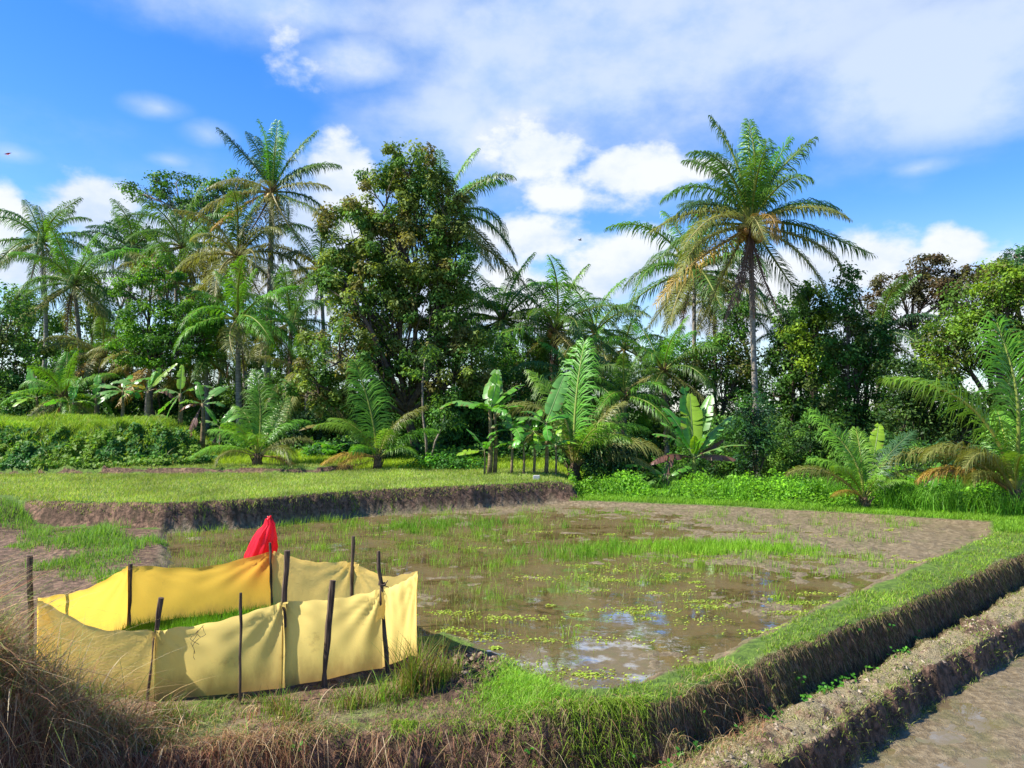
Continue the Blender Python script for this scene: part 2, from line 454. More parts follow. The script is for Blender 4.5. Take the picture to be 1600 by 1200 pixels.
# ------------------------------------------------------------------ ground sheet
def build_ground():
    ys = [-2.4]
    while ys[-1] < 700:
        q = ys[-1] + 3.0
        r = 0.0045 if 4.6 < ys[-1] < 27 else (0.012 if 2 < ys[-1] < 60 else 0.03)
        ys.append(ys[-1] + q * r)
    ys = np.array(ys); us = np.concatenate([np.linspace(-1.9, -.72, 90, endpoint=False), np.linspace(-.72, .72, 560), np.linspace(.72, 1.9, 91)[1:]])
    Y, U = np.meshgrid(ys, us, indexing='ij'); X = U * (Y + 3.0)
    Z = ground_h(X, Y)
    nr, nc = X.shape
    V = np.stack([X, Y, Z], -1).reshape(-1, 3)
    i = np.arange(nr - 1)[:, None] * nc; j = np.arange(nc - 1)[None]
    Q = np.stack([i + j, i + j + 1, i + nc + j + 1, i + nc + j], -1).reshape(-1, 4)
    # what the ground is made of: green turf / wet mud / pale dried mud
    dE = sd(X, Y, FIELD); dP = sd(X, Y, PAD); dM = sd(X, Y, LMUD); dB = sd(X, Y, BUND); dT = sd(X, Y, TER); dS = sd(X, Y, SEED)
    n = fbm(X, Y, 1.5, 4)
    slope = np.hypot(np.gradient(Z, axis=0) / (np.gradient(Y, axis=0) + 1e-9), np.gradient(Z, axis=1) / (np.gradient(X, axis=1) + 1e-9))
    flat = sstep(0.9, 0.35, slope)
    wet = np.maximum(sstep(-0.05, 0.15, dP), sstep(-.1, .3, dM) * 0.12) * sstep(0.17, 0.09, Z)
    lowwet = sstep(-0.50, -0.56, Z) * sstep(0.8, 1.5, X) * (Y < 60)
    wet = np.maximum(wet, lowwet * sstep(-.02, -.1, dB))
    green = np.where(dE > 0.04, 1.0, 0.15) * flat * (1 - wet)
    green = np.where(sd(X, Y, MOUND) > -0.3, 1.0, green)
    green = green * (1 - sstep(-.1, .3, dM) * .9)
    green = np.where((dB > -.05) & (dE < 0), sstep(.5, .75, n) * flat * .8, green)
    fz = sstep(.3, -.6, X) * sstep(8.4, 7.6, Y) * sstep(-7, -6, X) * (dE > 0)
    green = green * (1 - fz * (.45 + .5 * sstep(.4, .6, n)))
    bk = np.exp(-(((X + .55) / .50) ** 2 + ((Y - 7.75) / .55) ** 2)); green = green * (1 - np.clip(bk * 1.6, 0, 1))
    green = green * (1 - .7 * (sstep(-4, -5, X) * sstep(9, 10.5, Y) * (dT < -.1)))
    pale = ((dB > 0.03) & (dE < 0)) * sstep(.32, .52, n) * flat * 0.8
    pale = np.maximum(pale, fz * .45 * flat * sstep(.35, .6, fbm(X, Y, 4, 3)))
    pale = np.maximum(pale, 0.5 * sstep(.35, .6, n) * sstep(0.25, 0.05, np.abs(dE)) * flat)
    col = np.stack([green, wet, pale], -1).reshape(-1, 3)
    obj('ground', mesh('ground', V, Q, None, M_EARTH, col), kind='structure')
build_ground()

def poly_sheet(name, pts, z, mat):
    me = bpy.data.meshes.new(name); me.from_pydata([(x, y, z) for x, y in pts], [], [list(range(len(pts)))]); me.materials.append(mat)
    return obj(name, me, kind='structure')
M_WATER = water_material('paddy_water', (0.74, 0.66, 0.44), 0.42)
poly_sheet('water', [(2.46, 21.1), (5, 20.25), (7.8, 18.95), (10.9, 17.3), (9.75, 15.3), (5.95, 11.5), (4.05, 9.6), (2.0, 7.5), (.8, 6.8), (.3, 6.85), (-.1, 7.4),
                     (-.45, 8.4), (-1.0, 8.6), (-1.9, 9.4), (-3.1, 10.0), (-4.7, 9.2), (-5.0, 7.6), (-9, 8.8), (-15, 12), (-13.4, 16.3), (-9.8, 15.0), (-7.5, 16.3), (-5.75, 17.3),
                     (-3.8, 19.0), (-1.7, 19.9), (.8, 21.15)], 0.0, M_WATER)
M_WATER2 = water_material('lower_water', (0.80, 0.68, 0.52), 0.6, 0.06, 3.0, .10, .3, (.19, .14, .08))
poly_sheet('lower_water', [(1.5, 5.2), (2.0, 6.1), (2.85, 6.85), (4.45, 8.5), (5.3, 9.2), (7.2, 10.8), (14.1, 16), (60, 54.1), (90, 50), (60, 4), (3, 3.9)], -0.655, M_WATER2)

# ================================================================== plants: generators
def cmix(n, cols, jit=0.15, r=None, weights=None):
    """n colours drawn from a list of leaf colours, with a little spread"""
    r = r or rng; c = np.asarray(cols, dtype=float)
    k = r.choice(len(c), n, p=weights); out = c[k] * (1 + (r.random((n, 1)) - .5) * 2 * jit)
    return out

def tonemod(P, f=.7, a=.5):
    return (1 - a / 2 + a * 1.0 * (fbm(P[:, 0] + 31, P[:, 1] + 7, f, 4) - .0) * 1.0)[:, None]

def blades(name, P, Hh, W, col, lean=0.4, droop=0.0, azim=None, mat=None, label=None, cat=None, seg=3, r=None, tipcol=None, down=False):
    """tapering curved grass blades as one mesh"""
    r = r or rng; n = len(P)
    if n == 0: return None
    Hh = np.broadcast_to(Hh, (n,)).astype(float); W = np.broadcast_to(W, (n,)).astype(float)
    a = r.random(n) * 2 * math.pi if azim is None else azim
    d = np.stack([np.cos(a), np.sin(a), 0 * a], -1)
    fa = r.random(n) * math.pi; s = np.stack([np.cos(fa), np.sin(fa), 0 * fa], -1)
    ln = (lean * (0.3 + 1.1 * r.random(n)) * Hh)[:, None]; dr = droop * (0.3 + 1.2 * r.random(n)) * Hh
    V = np.zeros((n, 2 * seg + 1, 3)); C = np.zeros((n, 2 * seg + 1, 3))
    sg = -1.0 if down else 1.0
    for k in range(seg + 1):
        t = k / seg
        p = P + d * ln * (t ** 1.7 if not down else t ** 0.8) + np.stack([0 * Hh, 0 * Hh, sg * Hh * t - dr * t ** 2.2 * (1 if not down else 0)], -1)
        c = col * (1 - t * 0.0) if tipcol is None else col * (1 - t) + tipcol * t
        if k < seg:
            w_ = (W * (1 - t) ** 0.55 * (0.75 if k == 0 else 1))[:, None] * s
            V[:, 2 * k] = p - w_; V[:, 2 * k + 1] = p + w_; C[:, 2 * k] = c; C[:, 2 * k + 1] = c
        else:
            V[:, 2 * k] = p; C[:, 2 * k] = c
    b = np.arange(n)[:, None] * (2 * seg + 1)
    Q = np.concatenate([np.stack([b[:, 0] + 2 * k, b[:, 0] + 2 * k + 1, b[:, 0] + 2 * k + 3, b[:, 0] + 2 * k + 2], -1) for k in range(seg - 1)])
    T = np.stack([b[:, 0] + 2 * seg - 2, b[:, 0] + 2 * seg - 1, b[:, 0] + 2 * seg], -1)
    me = mesh(name, V.reshape(-1, 3), Q, T, mat or M_GRASS, C.reshape(-1, 3))
    return obj(name, me, label=label, cat=cat, kind='stuff') if label else me

def leafquads(P, size, nrm, col, r=None, elong=0.5, fold=0.25):
    """leaves: four-cornered, slightly folded; returns V, Q, C"""
    r = r or rng; n = len(P)
    size = np.broadcast_to(size, (n,))[:, None]
    nrm = nrm / (np.linalg.norm(nrm, axis=1)[:, None] + 1e-9)
    q = r.normal(size=(n, 3)); q[:, 2] -= 0.5
    u = q - nrm * (q * nrm).sum(1)[:, None]; u /= np.linalg.norm(u, axis=1)[:, None] + 1e-9
    v = np.cross(nrm, u)
    A = P; B = P + u * size * .5 + v * size * elong * .5 + nrm * size * fold * .5; Cc = P + u * size; D = P + u * size * .5 - v * size * elong * .5 + nrm * size * fold * .5
    V = np.stack([A, B, Cc, D], 1).reshape(-1, 3)
    return V, np.arange(4 * n).reshape(-1, 4), np.repeat(col, 4, axis=0)

def leaf_cloud(mb, centres, radii, per, size, cols, r, elong=0.5, flat=0.7, up=0.6, jit=0.25):
    """leaf clumps: each clump has its own tone"""
    K = len(centres)
    cen = np.repeat(centres, per, axis=0); rad = np.repeat(np.broadcast_to(radii, (K,)), per)[:, None]
    d = r.normal(size=(K * per, 3)); d /= np.linalg.norm(d, axis=1)[:, None]
    rr = (0.35 + 0.65 * r.random((K * per, 1)) ** 0.6) * (1 + .25 * r.normal(size=(K * per, 1)))
    P = cen + d * rr * rad * np.array([1, 1, flat])
    nrm = d * np.array([1, 1, .8]) + np.array([0, 0, up]) + r.normal(size=d.shape) * 0.5
    base = cmix(K, cols, 0.22, r); col = np.repeat(base, per, axis=0) * (1 + (r.random((K * per, 1)) - .5) * 2 * jit)
    sz = size * (0.55 + 0.9 * r.random(K * per))
    mb.add(*[x for x in (lambda t: (t[0], t[1], None, t[2]))(leafquads(P, sz, nrm, col, r, elong))])

BARK = (0.10, 0.075, 0.055)
GREYBARK = (0.25, 0.22, 0.18)
def bark_material():
    m, t, out = newmat('bark')
    at_ = t.n('ShaderNodeAttribute', attribute_name='Col').outputs['Color']
    g = t.n('ShaderNodeNewGeometry').outputs['Position']
    sp = t.sep(g)
    ringv = t.comb(t.math('MULTIPLY', sp[0], 1.0), t.math('MULTIPLY', sp[1], 1.0), t.math('MULTIPLY', sp[2], 9.0))
    n1 = t.noise(ringv, 1.6, 5, 0.6); n2 = t.noise(g, 9, 4, 0.6)
    f = t.ramp(t.math('ADD', n1, t.math('MULTIPLY', n2, 0.5)), 0.5, 1.0, 0.55, 1.35)
    c = t.mix(1.0, at_, t.comb(f, f, f), 'MULTIPLY')
    p = principled(t, c, 0.9, 0.15, t.bump(n1, 0.6, 0.03)); t.link(p.outputs[0], out.inputs[0]); return m
M_BARK = bark_material()

def branch_path(a, b, r, sag=0.15, n=6):
    a, b = np.asarray(a, float), np.asarray(b, float); L = np.linalg.norm(b - a)
    t = np.linspace(0, 1, n)[:, None]; off = r.normal(size=3) * L * 0.09
    return a * (1 - t) + b * t + np.sin(t * math.pi) * off + np.array([0, 0, 1]) * (np.sin(t * math.pi) * sag * L * 0.3)

def broad_tree(name, base, lobes, label, cat='tree', group=None, leaf=0.12, clumps=60, per=60, cols=((.06, .1, .02),), seed=1, trunk_r=0.14,
               trunk_to=None, bark=BARK, elong=0.5, flat=0.7, clump_r=0.45, limbs=True, up=0.6, surf=0.35, stems=1):
    """a tree: trunk with limbs, crown of leaf clumps. lobes = (x, y, z, rx, ry, rz) in metres"""
    r = np.random.default_rng(seed); base = np.asarray(base, float)
    root = empty(name, base, label, cat, group)
    L = np.asarray(lobes, float); L[:, :3] -= base
    vol = (L[:, 3] * L[:, 4] * L[:, 5]) ** (2 / 3.); share = np.maximum(2, np.round(clumps * vol / vol.sum())).astype(int)
    mb = MB(); tk = MB()
    top = np.array(trunk_to) - base if trunk_to is not None else np.array([L[:, 0].mean() * .5, L[:, 1].mean() * .5, max(0.3, L[:, 2].min() * 0.75)])
    if limbs:
        for s_ in range(stems):
            off = np.array([(s_ - (stems - 1) / 2) * trunk_r * 5, r.normal() * .2, 0]) if stems > 1 else np.zeros(3)
            pth = branch_path(off * .4, top + off, r, 0.0, 8)
            tk.tube(pth, np.linspace(trunk_r, trunk_r * 0.6, 8) / (1 if stems == 1 else 1.5), 8, bark)
    allc, allr = [], []
    for (lx, ly, lz, rx, ry, rz), k in zip(L, share):
        d = r.normal(size=(k, 3)); d /= np.linalg.norm(d, axis=1)[:, None]
        q = (surf + (1 - surf) * r.random((k, 1)) ** 0.5)
        c = np.array([lx, ly, lz]) + d * q * np.array([rx, ry, rz])
        cr = clump_r * (0.6 + 0.8 * r.random(k)) * min(1.0, (rx + rz) * .6 / max(clump_r, 1e-3) * .5 + .4)
        allc.append(c); allr.append(cr)
        if limbs:
            lc = np.array([lx, ly, lz - rz * 0.35])
            hub = branch_path(top * r.uniform(.8, 1.0), lc, r, 0.1, 6)
            tk.tube(hub, np.linspace(trunk_r * .5, trunk_r * .2, 6), 6, bark)
            for cc in c[:: max(1, k // 14)]:
                s0 = hub[r.integers(2, 6)]
                tk.tube(branch_path(s0, cc, r, 0.1, 4), np.linspace(trunk_r * .17, trunk_r * .04, 4), 4, bark, cap=False)
    leaf_cloud(mb, np.concatenate(allc), np.concatenate(allr), per, leaf, cols, r, elong, flat, up)
    obj('crown', mb.mesh('crown', M_LEAF), root)
    if limbs: obj('trunk', tk.mesh('trunk', M_BARK), root)
    return root

# ------------------------------------------------------------------ coconut palms
G_ = {'green': ((.085, .19, .03), (.25, .30, .06)), 'bright': ((.12, .31, .022), (.28, .34, .06)), 'olive': ((.20, .22, .055), (.38, .33, .12)),
      'young': ((.18, .36, .035), (.36, .38, .08)), 'gold': ((.40, .28, .06), (.44, .30, .10)), 'dead': ((.17, .10, .07), (.22, .14, .10)), 'blue': ((.055, .13, .05), (.17, .22, .08))}
_frond_bank = {}
def frond_mesh(kind, e0, bend, seed, nl=76, wid=1.0, hang=0.5, spread=1.0, petiole=0.16):
    """one unit-length frond leaving the origin towards +x at elevation e0 (degrees)"""
    key = (kind, e0, bend, seed, nl, wid, hang, spread, petiole)
    if key in _frond_bank: return _frond_bank[key]
    r = np.random.default_rng(seed * 97 + int(e0 * 3 + 500) + len(kind))
    n = 22; t = np.linspace(0, 1, n); th = R(e0) - R(bend) * 1.12 * t ** 1.25 + R(r.normal() * 5) * np.sin(t * 5 + r.random() * 6)
    dx = np.cos(th); dz = np.sin(th); ds = 1.0 / (n - 1)
    px = np.concatenate([[0], np.cumsum((dx[1:] + dx[:-1]) / 2 * ds)]); pz = np.concatenate([[0], np.cumsum((dz[1:] + dz[:-1]) / 2 * ds)])
    sw = r.normal() * 0.17; py = sw * t ** 2
    leafc, midc = G_[kind]; mb = MB()
    mb.tube(np.stack([px, py, pz], -1), 0.013 * (1 - t) ** .8 + 0.0022, 5, midc)
    V, C, Q, T = [], [], [], []; k = 0
    browntip = r.random() < 0.4 or kind == 'olive'
    for i in range(nl):
        s = petiole + (1 - petiole) * (i + 0.5) / nl
        X = np.interp(s, t, px); Yc = np.interp(s, t, py); Z = np.interp(s, t, pz); a = np.interp(s, t, th)
        tg = np.array([math.cos(a), 0, math.sin(a)]); up = np.array([-math.sin(a), 0, math.cos(a)])
        f = (i + .5) / nl
        ln = (0.285 if wid < 1.2 else .25) * wid * (math.sin(math.pi * (0.12 + 0.80 * f)) ** 0.6) * (1 - 0.35 * f) * r.uniform(.85, 1.12)
        phi = R(70 - 36 * f) * spread * r.uniform(.8, 1.2)
        for sg in (1, -1):
            if r.random() < 0.025: continue
            dirn = tg * math.cos(phi) + np.array([0, sg, 0]) * math.sin(phi) + up * r.uniform(0.05, 0.3)
            dirn += r.normal(size=3) * 0.09; dirn /= np.linalg.norm(dirn)
            d2 = dirn + np.array([0, 0, -1.0]) * hang * r.uniform(.6, 1.5); d2 /= np.linalg.norm(d2)
            d3 = dirn * .6 + np.array([0, 0, -1.0]) * hang * 2.2 * r.uniform(.5, 1.5); d3 /= np.linalg.norm(d3)
            b = np.array([X, Yc, Z]); wv = tg * (0.0058 if wid < 1.2 else .0052) * r.uniform(.8, 1.15)
            m1 = b + dirn * ln * .35; m2 = m1 + d2 * ln * .35; tip = m2 + d3 * ln * .32
            V += [b - wv * .5, b + wv * .5, m1 - wv, m1 + wv, m2 - wv * .7, m2 + wv * .7, tip]
            c = np.array(leafc) * r.uniform(.75, 1.25)
            tc_ = c * .5 + np.array([.22, .16, .06]) * .5 if browntip and r.random() < .6 else c
            C += [c, c, c, c, c, c, tc_]
            Q += [[k, k + 1, k + 3, k + 2], [k + 2, k + 3, k + 5, k + 4]]; T += [[k + 4, k + 5, k + 6]]; k += 7
    mb.add(V, Q, T, np.array(C))
    me = mb.mesh('frond', M_PALM); _frond_bank[key] = me
    return me

def put_frond(root, top, az, e0, bend, L, kind, seed=0, **kw):
    kw.setdefault('hang', .9)
    if kind == 'dead': kw['wid'] = .42
    o = obj('frond', frond_mesh(kind, e0, bend, seed, **kw), root)
    o.location = top; o.rotation_euler = (R(random.uniform(-12, 12)), 0, R(az)); o.scale = (L, L, L)
    # roll about the frond's own axis must come first, so keep the turn about z outermost (XYZ euler does)
    return o

def palm(px, py, D, base_px, L, label, n=22, tilt=0.0, kinds=('bright', 'green', 'olive'), nuts=0, group='tall coconut palms', fronds=None, dead=1, trunk_r=0.14,
         bark=GREYBARK, seed=None, base_z=None, elmax=84, elmin=-38, base_dist=None, name='coconut_palm', hang=.9, cat='palm tree'):
    """coconut palm with its crown where the photo has it"""
    sd_ = seed if seed is not None else int(px * 7 + py * 3)
    if fronds is None: L = L * 1.15
    r = np.random.default_rng(sd_); random.seed(sd_)
    top = at(px, py, D); base = gp(base_px, base_dist or D)
    if base_z is not None: base[2] = base_z
    base[2] -= 0.05
    root = empty(name, base, label, cat, group)
    tl = top - base; hgt = tl[2]
    tt = np.linspace(0, 1, 14)[:, None]
    curve = np.concatenate([tl[0] * tt ** 1.6, tl[1] * tt, tl[2] * tt], 1)
    curve[:, 0] += np.sin(tt[:, 0] * math.pi) * r.normal() * 0.02 * hgt
    rad = trunk_r * (1 - .35 * tt[:, 0]) * (1 + .6 * np.exp(-tt[:, 0] * 14)); rad[-1] *= .8
    mb = MB(); mb.tube(curve, rad, 10, bark)
    obj('trunk', mb.mesh('trunk', M_BARK), root)
    # fibrous crown heart
    hb = MB()
    for k in range(14):
        a = k * 2.4; e = r.uniform(.2, 1.2)
        dd = np.array([math.cos(a) * math.cos(e), math.sin(a) * math.cos(e), math.sin(e)])
        hb.tube([tl - np.array([0, 0, .15]), tl + dd * .25 * L / 4, tl + dd * .45 * L / 4], [.07, .05, .02], 5, (.16, .11, .05), cap=False)
    obj('crown_heart', hb.mesh('crown_heart', M_BARK), root)
    if fronds is not None:
        for k, fr in enumerate(fronds):
            az, e0, bend, ls, kd = fr[:5]
            put_frond(root, tl, az, e0, bend, L * ls, kd, k % 5, hang=hang)
    else:
        for k in range(n):
            f = (k + .5) / n; az = (k * 137.5 + r.uniform(-18, 18)) % 360
            e0 = elmax + (elmin - elmax) * f ** 0.9; e0 = round(e0 / 8) * 8
            bend = 22 + 62 * math.sin(math.pi * min(1, f * 1.1)) * r.uniform(.6, 1.2); bend = round(bend / 15) * 15
            kd = kinds[0] if f < .22 else (kinds[1] if f < .74 else kinds[2])
            put_frond(root, tl, az, e0, bend, L * r.uniform(.82, 1.08) * (0.86 if f < .12 else 1), kd, int(r.integers(0, 3)), hang=.9)
    for k in range(dead):
        put_frond(root, tl - np.array([0, 0, .15]), r.uniform(0, 360), -72, 12, L * .75, 'dead', k, hang=.5, wid=.6)
    if nuts:
        for k in range(nuts):
            a = r.uniform(0, 6.28); c = tl + np.array([math.cos(a) * .34, math.sin(a) * .34, -.12 - r.random() * .42]) * (L / 4.2)
            nb = MB(); s_ = .125 * L / 4.2
            col = ((.42, .17, .03), (.30, .15, .03), (.34, .22, .05))[k % 3]
            nb.ball(c, (s_, s_, s_ * 1.25), col, 9, 6)
            nb.tube([c + np.array([0, 0, s_]), tl + np.array([0, 0, .05])], [.015, .02], 4, (.25, .18, .05), cap=False)
            obj('coconut', nb.mesh('coconut', M_NUT), root)
    return root
M_NUT = plant_mat('coconut_husk', 0.0, 0.45, 0.4)

def young_palm(px, py, label, L, fronds, stub=0.35, D=None, seed=0, wid=1.5, group='young coconut palms'):
    b = ghit(px, py) if D is None else gp(px, D)
    random.seed(seed + 5); r = np.random.default_rng(seed)
    root = empty('young_palm', b - np.array([0, 0, .03]), label, 'young palm', group)
    tk = MB(); tk.tube([[0, 0, 0], [0, 0, stub * .4], [.01, 0, stub]], [.13 * L / 2, .10 * L / 2, .06 * L / 2], 9, (.13, .085, .05))
    for k in range(16):
        a = k * 2.4; q = r.uniform(.05, .14) * L / 2
        tk.tube([[math.cos(a) * .09, math.sin(a) * .09, 0], [math.cos(a) * q, math.sin(a) * q, stub * .7], [math.cos(a) * q * 1.6, math.sin(a) * q * 1.6, stub * r.uniform(.9, 1.3)]], [.03, .02, .005], 4, (.17, .12, .07), cap=False)
    obj('trunk', tk.mesh('trunk', M_BARK), root)
    for k, (az, e0, bend, ls, kd) in enumerate(fronds):
        if kd == 'green': kd = 'young'
        if e0 < 66 and kd not in ('gold', 'dead'): e0, bend = e0 + 10, bend + 6
        if e0 < 76: ls *= .78
        put_frond(root, (0, 0, stub * .75), az, e0, bend, L * ls, kd, k % 6, nl=96, wid=wid * 1.0, hang=.6, spread=.8, petiole=.2)
    return root

# ------------------------------------------------------------------ bananas
_bl = {}
def banana_leaf(e0, bend, seed, kind='fresh', ratio=0.17, torn=0.4):
    key = (e0, bend, seed, kind, ratio, torn)
    if key in _bl: return _bl[key]
    r = np.random.default_rng(seed * 31 + int(e0) + 400); n = 22; t = np.linspace(0, 1, n)
    th = R(e0) - R(bend) * t ** 1.5; ds = 1 / (n - 1)
    px = np.concatenate([[0], np.cumsum(np.cos(th)[1:] * ds)]); pz = np.concatenate([[0], np.cumsum(np.sin(th)[1:] * ds)])
    C0 = {'fresh': (.12, .36, .035), 'lime': (.28, .50, .03), 'pale': (.17, .36, .08), 'dead': (.20, .10, .07), 'old': (.28, .24, .06)}[kind]
    mid = {'dead': (.22, .14, .08)}.get(kind, (.28, .40, .12))
    mb = MB(); mb.tube(np.stack([px, 0 * px, pz], -1), .013 * (1 - t) ** .6 + .002, 5, mid)
    V, Q, C = [], [], []; k = 0
    for sg in (1, -1):
        dr = 0.25; gap = 0.0
        for i in range(n - 1):
            if t[i] < .16: continue
            def wdt(s): s = (s - .16) / .84; return ratio * (math.sin(math.pi * min(1, max(0, .06 + .93 * s))) ** .45)
            if r.random() < torn: dr = r.uniform(-.05, .9) if kind != 'dead' else r.uniform(.6, 1.6); gap = .25
            else: gap = 0.0
            p0 = np.array([px[i], 0, pz[i]]); p1 = np.array([px[i + 1], 0, pz[i + 1]])
            u0 = np.array([-math.sin(th[i]), 0, math.cos(th[i])]); tg = np.array([math.cos(th[i]), 0, math.sin(th[i])])
            def edge(p, w_, sh): return p + np.array([0, sg * math.cos(dr * .9), 0]) * w_ + u0 * w_ * (.22 - .1) + np.array([0, 0, -1]) * w_ * math.sin(dr) * .9 + tg * sh
            w0, w1 = wdt(t[i]), wdt(t[i + 1])
            m0 = (p0 + edge(p0, w0, 0)) / 2 + u0 * w0 * .10; m1 = (p1 + edge(p1, w1, 0)) / 2 + u0 * w1 * .10
            e0_, e1_ = edge(p0, w0, .03 + gap * ds), edge(p1, w1, .03)
            V += [p0, p1, m1, m0, e1_, e0_]; Q += [[k, k + 1, k + 2, k + 3], [k + 3, k + 2, k + 4, k + 5]]
            c = np.array(C0) * r.uniform(.82, 1.15); ce = c if kind != 'old' and r.random() > .12 else np.array([.22, .15, .05])
            C += [c, c, c, c, ce, ce]; k += 6
    mb.add(V, Q, None, np.array(C)); me = mb.mesh('leaf', M_BANANA); _bl[key] = me; return me

def banana(b, h, label, leaves, group, seed=0, r0=.07, lean=0.0, stemcol=(.20, .15, .08), name='banana_plant'):
    b = np.asarray(b, float); root = empty(name, b - np.array([0, 0, .03]), label, 'banana plant', group)
    r = np.random.default_rng(seed); random.seed(seed)
    tp = np.array([lean * h, 0, h]); tt = np.linspace(0, 1, 6)[:, None]
    s = MB(); s.tube(tp * tt + np.array([1, 0, 0]) * np.sin(tt * 3.14) * .02 * h, r0 * (1 - .45 * tt[:, 0]), 9, stemcol)
    obj('stem', s.mesh('stem', M_BARK), root)
    for k, (az, e0, bend, L, kd) in enumerate(leaves):
        o = obj('leaf', banana_leaf(e0, bend, k % 4, kd), root); o.location = tp * .97; o.scale = (L, L, L)
        o.rotation_euler = (R(random.uniform(-25, 25)), 0, R(az))
    return root

# ================================================================== the seed-bed fence
def fence_material(name, base, trans, mixf):
    m, t, out = newmat(name)
    pos = t.n('ShaderNodeNewGeometry').outputs['Position']
    n1 = t.noise(pos, 2.5, 5, 0.6); n2 = t.noise(pos, 220, 2, 0.5); n3 = t.noise(t.vmath('MULTIPLY', pos, (1, 1, .4)), 9, 5, .6)
    f = t.ramp(n1, .35, .65, .86, 1.06)
    c = t.mix(1.0, base, t.comb(f, f, f), 'MULTIPLY')
    zz = t.sep(pos)[2]
    n4 = t.noise(t.vmath('ADD', pos, (4, 7, 1)), 3.2, 7, .7)
    hemd = t.ramp(t.math('ADD', zz, t.math('MULTIPLY', n3, .35)), .14, .46, .75, 0.0)
    spots = t.ramp(n4, .60, .72, 0.0, .38)
    dirt = t.math('MAXIMUM', hemd, spots)
    c = t.mix(dirt, c, (.36, .22, .09))
    cr = t.noise(pos, 14, 3, .5, False, 2.5)
    nrm = t.bump(t.math('ADD', t.math('MULTIPLY_ADD', cr, .8, n3), t.math('MULTIPLY', n2, .15)), .5, .025)
    p = principled(t, c, .75, .15, nrm)
    tr = t.n('ShaderNodeBsdfTranslucent'); t.put(tr.inputs[0], t.mix(dirt, trans + (1,), (.45, .26, .08)))
    mx = t.n('ShaderNodeMixShader'); mx.inputs[0].default_value = mixf
    t.link(p.outputs[0], mx.inputs[1]); t.link(tr.outputs[0], mx.inputs[2]); t.link(mx.outputs[0], out.inputs[0]); return m
M_PALE = fence_material('pale_yellow_cloth', (.98, .68, .20), (1.0, .76, .24), .72)
M_BACKLIT_TINT = fence_material('backlit_tinted_cloth', (.94, .60, .10), (1.0, .64, .09), .6)  # orange of sunlight through the left back panels, put into the cloth colour

def wood_material():
    m, t, out = newmat('weathered_wood')
    pos = t.n('ShaderNodeNewGeometry').outputs['Position']
    n1 = t.noise(t.vmath('MULTIPLY', pos, (30, 30, 3)), 1.5, 6, .6)
    c = t.mix(t.ramp(n1, .3, .7), (.035, .022, .016), (.16, .11, .075))
    p = principled(t, c, .85, .2, t.bump(n1, .6, .01)); t.link(p.outputs[0], out.inputs[0]); return m
M_WOOD = wood_material()

fence = empty('cloth_fence', (-2.7, 8.3, .05), 'low yellow cloth fence on wooden stakes around the rice seed bed', 'fence')
FO = np.array([-2.7, 8.3, .05])
def panel(a, b, za, zb, sag, mat, nx=46, nzv=20, ease=0.05, belly=0.03, seed=0, rad0=1.0, rad1=1.0):
    """hanging cloth between two stakes a and b; za, zb = height of the top edge there"""
    r = np.random.default_rng(seed); a = np.array(a); b = np.array(b)
    u = np.linspace(0, 1, nx)[None]; v = np.linspace(0, 1, nzv)[:, None]
    X = a[0] + (b[0] - a[0]) * u + 0 * v; Y = a[1] + (b[1] - a[1]) * u + 0 * v
    nrm = np.array([-(b[1] - a[1]), b[0] - a[0]]); nrm /= np.linalg.norm(nrm)
    topz = za + (zb - za) * u - sag * 4 * u * (1 - u) * (1 - .25 * np.cos(2 * math.pi * u)) + 0 * v
    g = ground_h(X[0], Y[0]) - .03
    Z = g[None] + (topz - g[None]) * v
    ph = r.random(8) * 6.28
    # folds that fan out from the tops of the stakes
    w0 = np.sin(16 * np.arctan2(1.05 - v, u + .02) + ph[0]) * np.exp(-np.hypot(u * 2.2, (1 - v) * 1.1) * 2.0) * rad0
    w1 = np.sin(16 * np.arctan2(1.05 - v, 1.02 - u) + ph[1]) * np.exp(-np.hypot((1 - u) * 2.2, (1 - v) * 1.1) * 2.0) * rad1
    off = belly * np.sin(math.pi * u) * np.sin(math.pi * (v * .8 + .1)) + .016 * w0 + .016 * w1
    off = off + .006 * np.sin(9 * u + 3 * v + ph[2]) + .004 * np.sin(25 * u + ph[3] - 4 * v) * v
    hem = .012 * (v > .955)
    X = X + nrm[0] * (off + hem); Y = Y + nrm[1] * (off + hem)
    V = np.stack([X, Y, Z + .006 * np.sin(30 * u + ph[4]) * v], -1).reshape(-1, 3) - FO
    i = np.arange(nzv - 1)[:, None] * nx; j = np.arange(nx - 1)[None]
    Q = np.stack([i + j, i + j + 1, i + nx + j + 1, i + nx + j], -1).reshape(-1, 4)
    o = obj('cloth_panel', mesh('cloth_panel', V, Q, None, mat), fence)
    return o
def topz_at(px, py, D): return at(px, py, D)[2]
cA = (at(60, 935, 7.35)[0], 7.35)        # left corner
cB = (at(203, 884, 9.0)[0], 9.0)
cC = (at(425, 862, 9.8)[0], 9.8)
cD = (at(551, 878, 9.2)[0], 9.2)
cE = (at(652, 893, 8.05)[0], 8.05)
cF = (at(598, 920, 7.75)[0], 7.75)
cG = (at(441, 940, 7.3)[0], 7.3)
cH = (at(243, 985, 6.95)[0], 6.95)
zt = dict(A=topz_at(60, 935, 7.35), B=topz_at(203, 884, 9.0), C=topz_at(425, 862, 9.8), D=topz_at(551, 878, 9.2), E=topz_at(652, 893, 8.05),
          F=topz_at(598, 920, 7.75), G=topz_at(441, 940, 7.3), H=topz_at(243, 985, 6.95))
o = panel(cA, cB, zt['A'], zt['B'], .07, M_BACKLIT_TINT, seed=1)
o['label'] = 'left back panel of the cloth fence, backlit orange painted in'
o = panel(cB, cC, zt['B'], zt['C'], .085, M_BACKLIT_TINT, seed=2, rad0=.6)
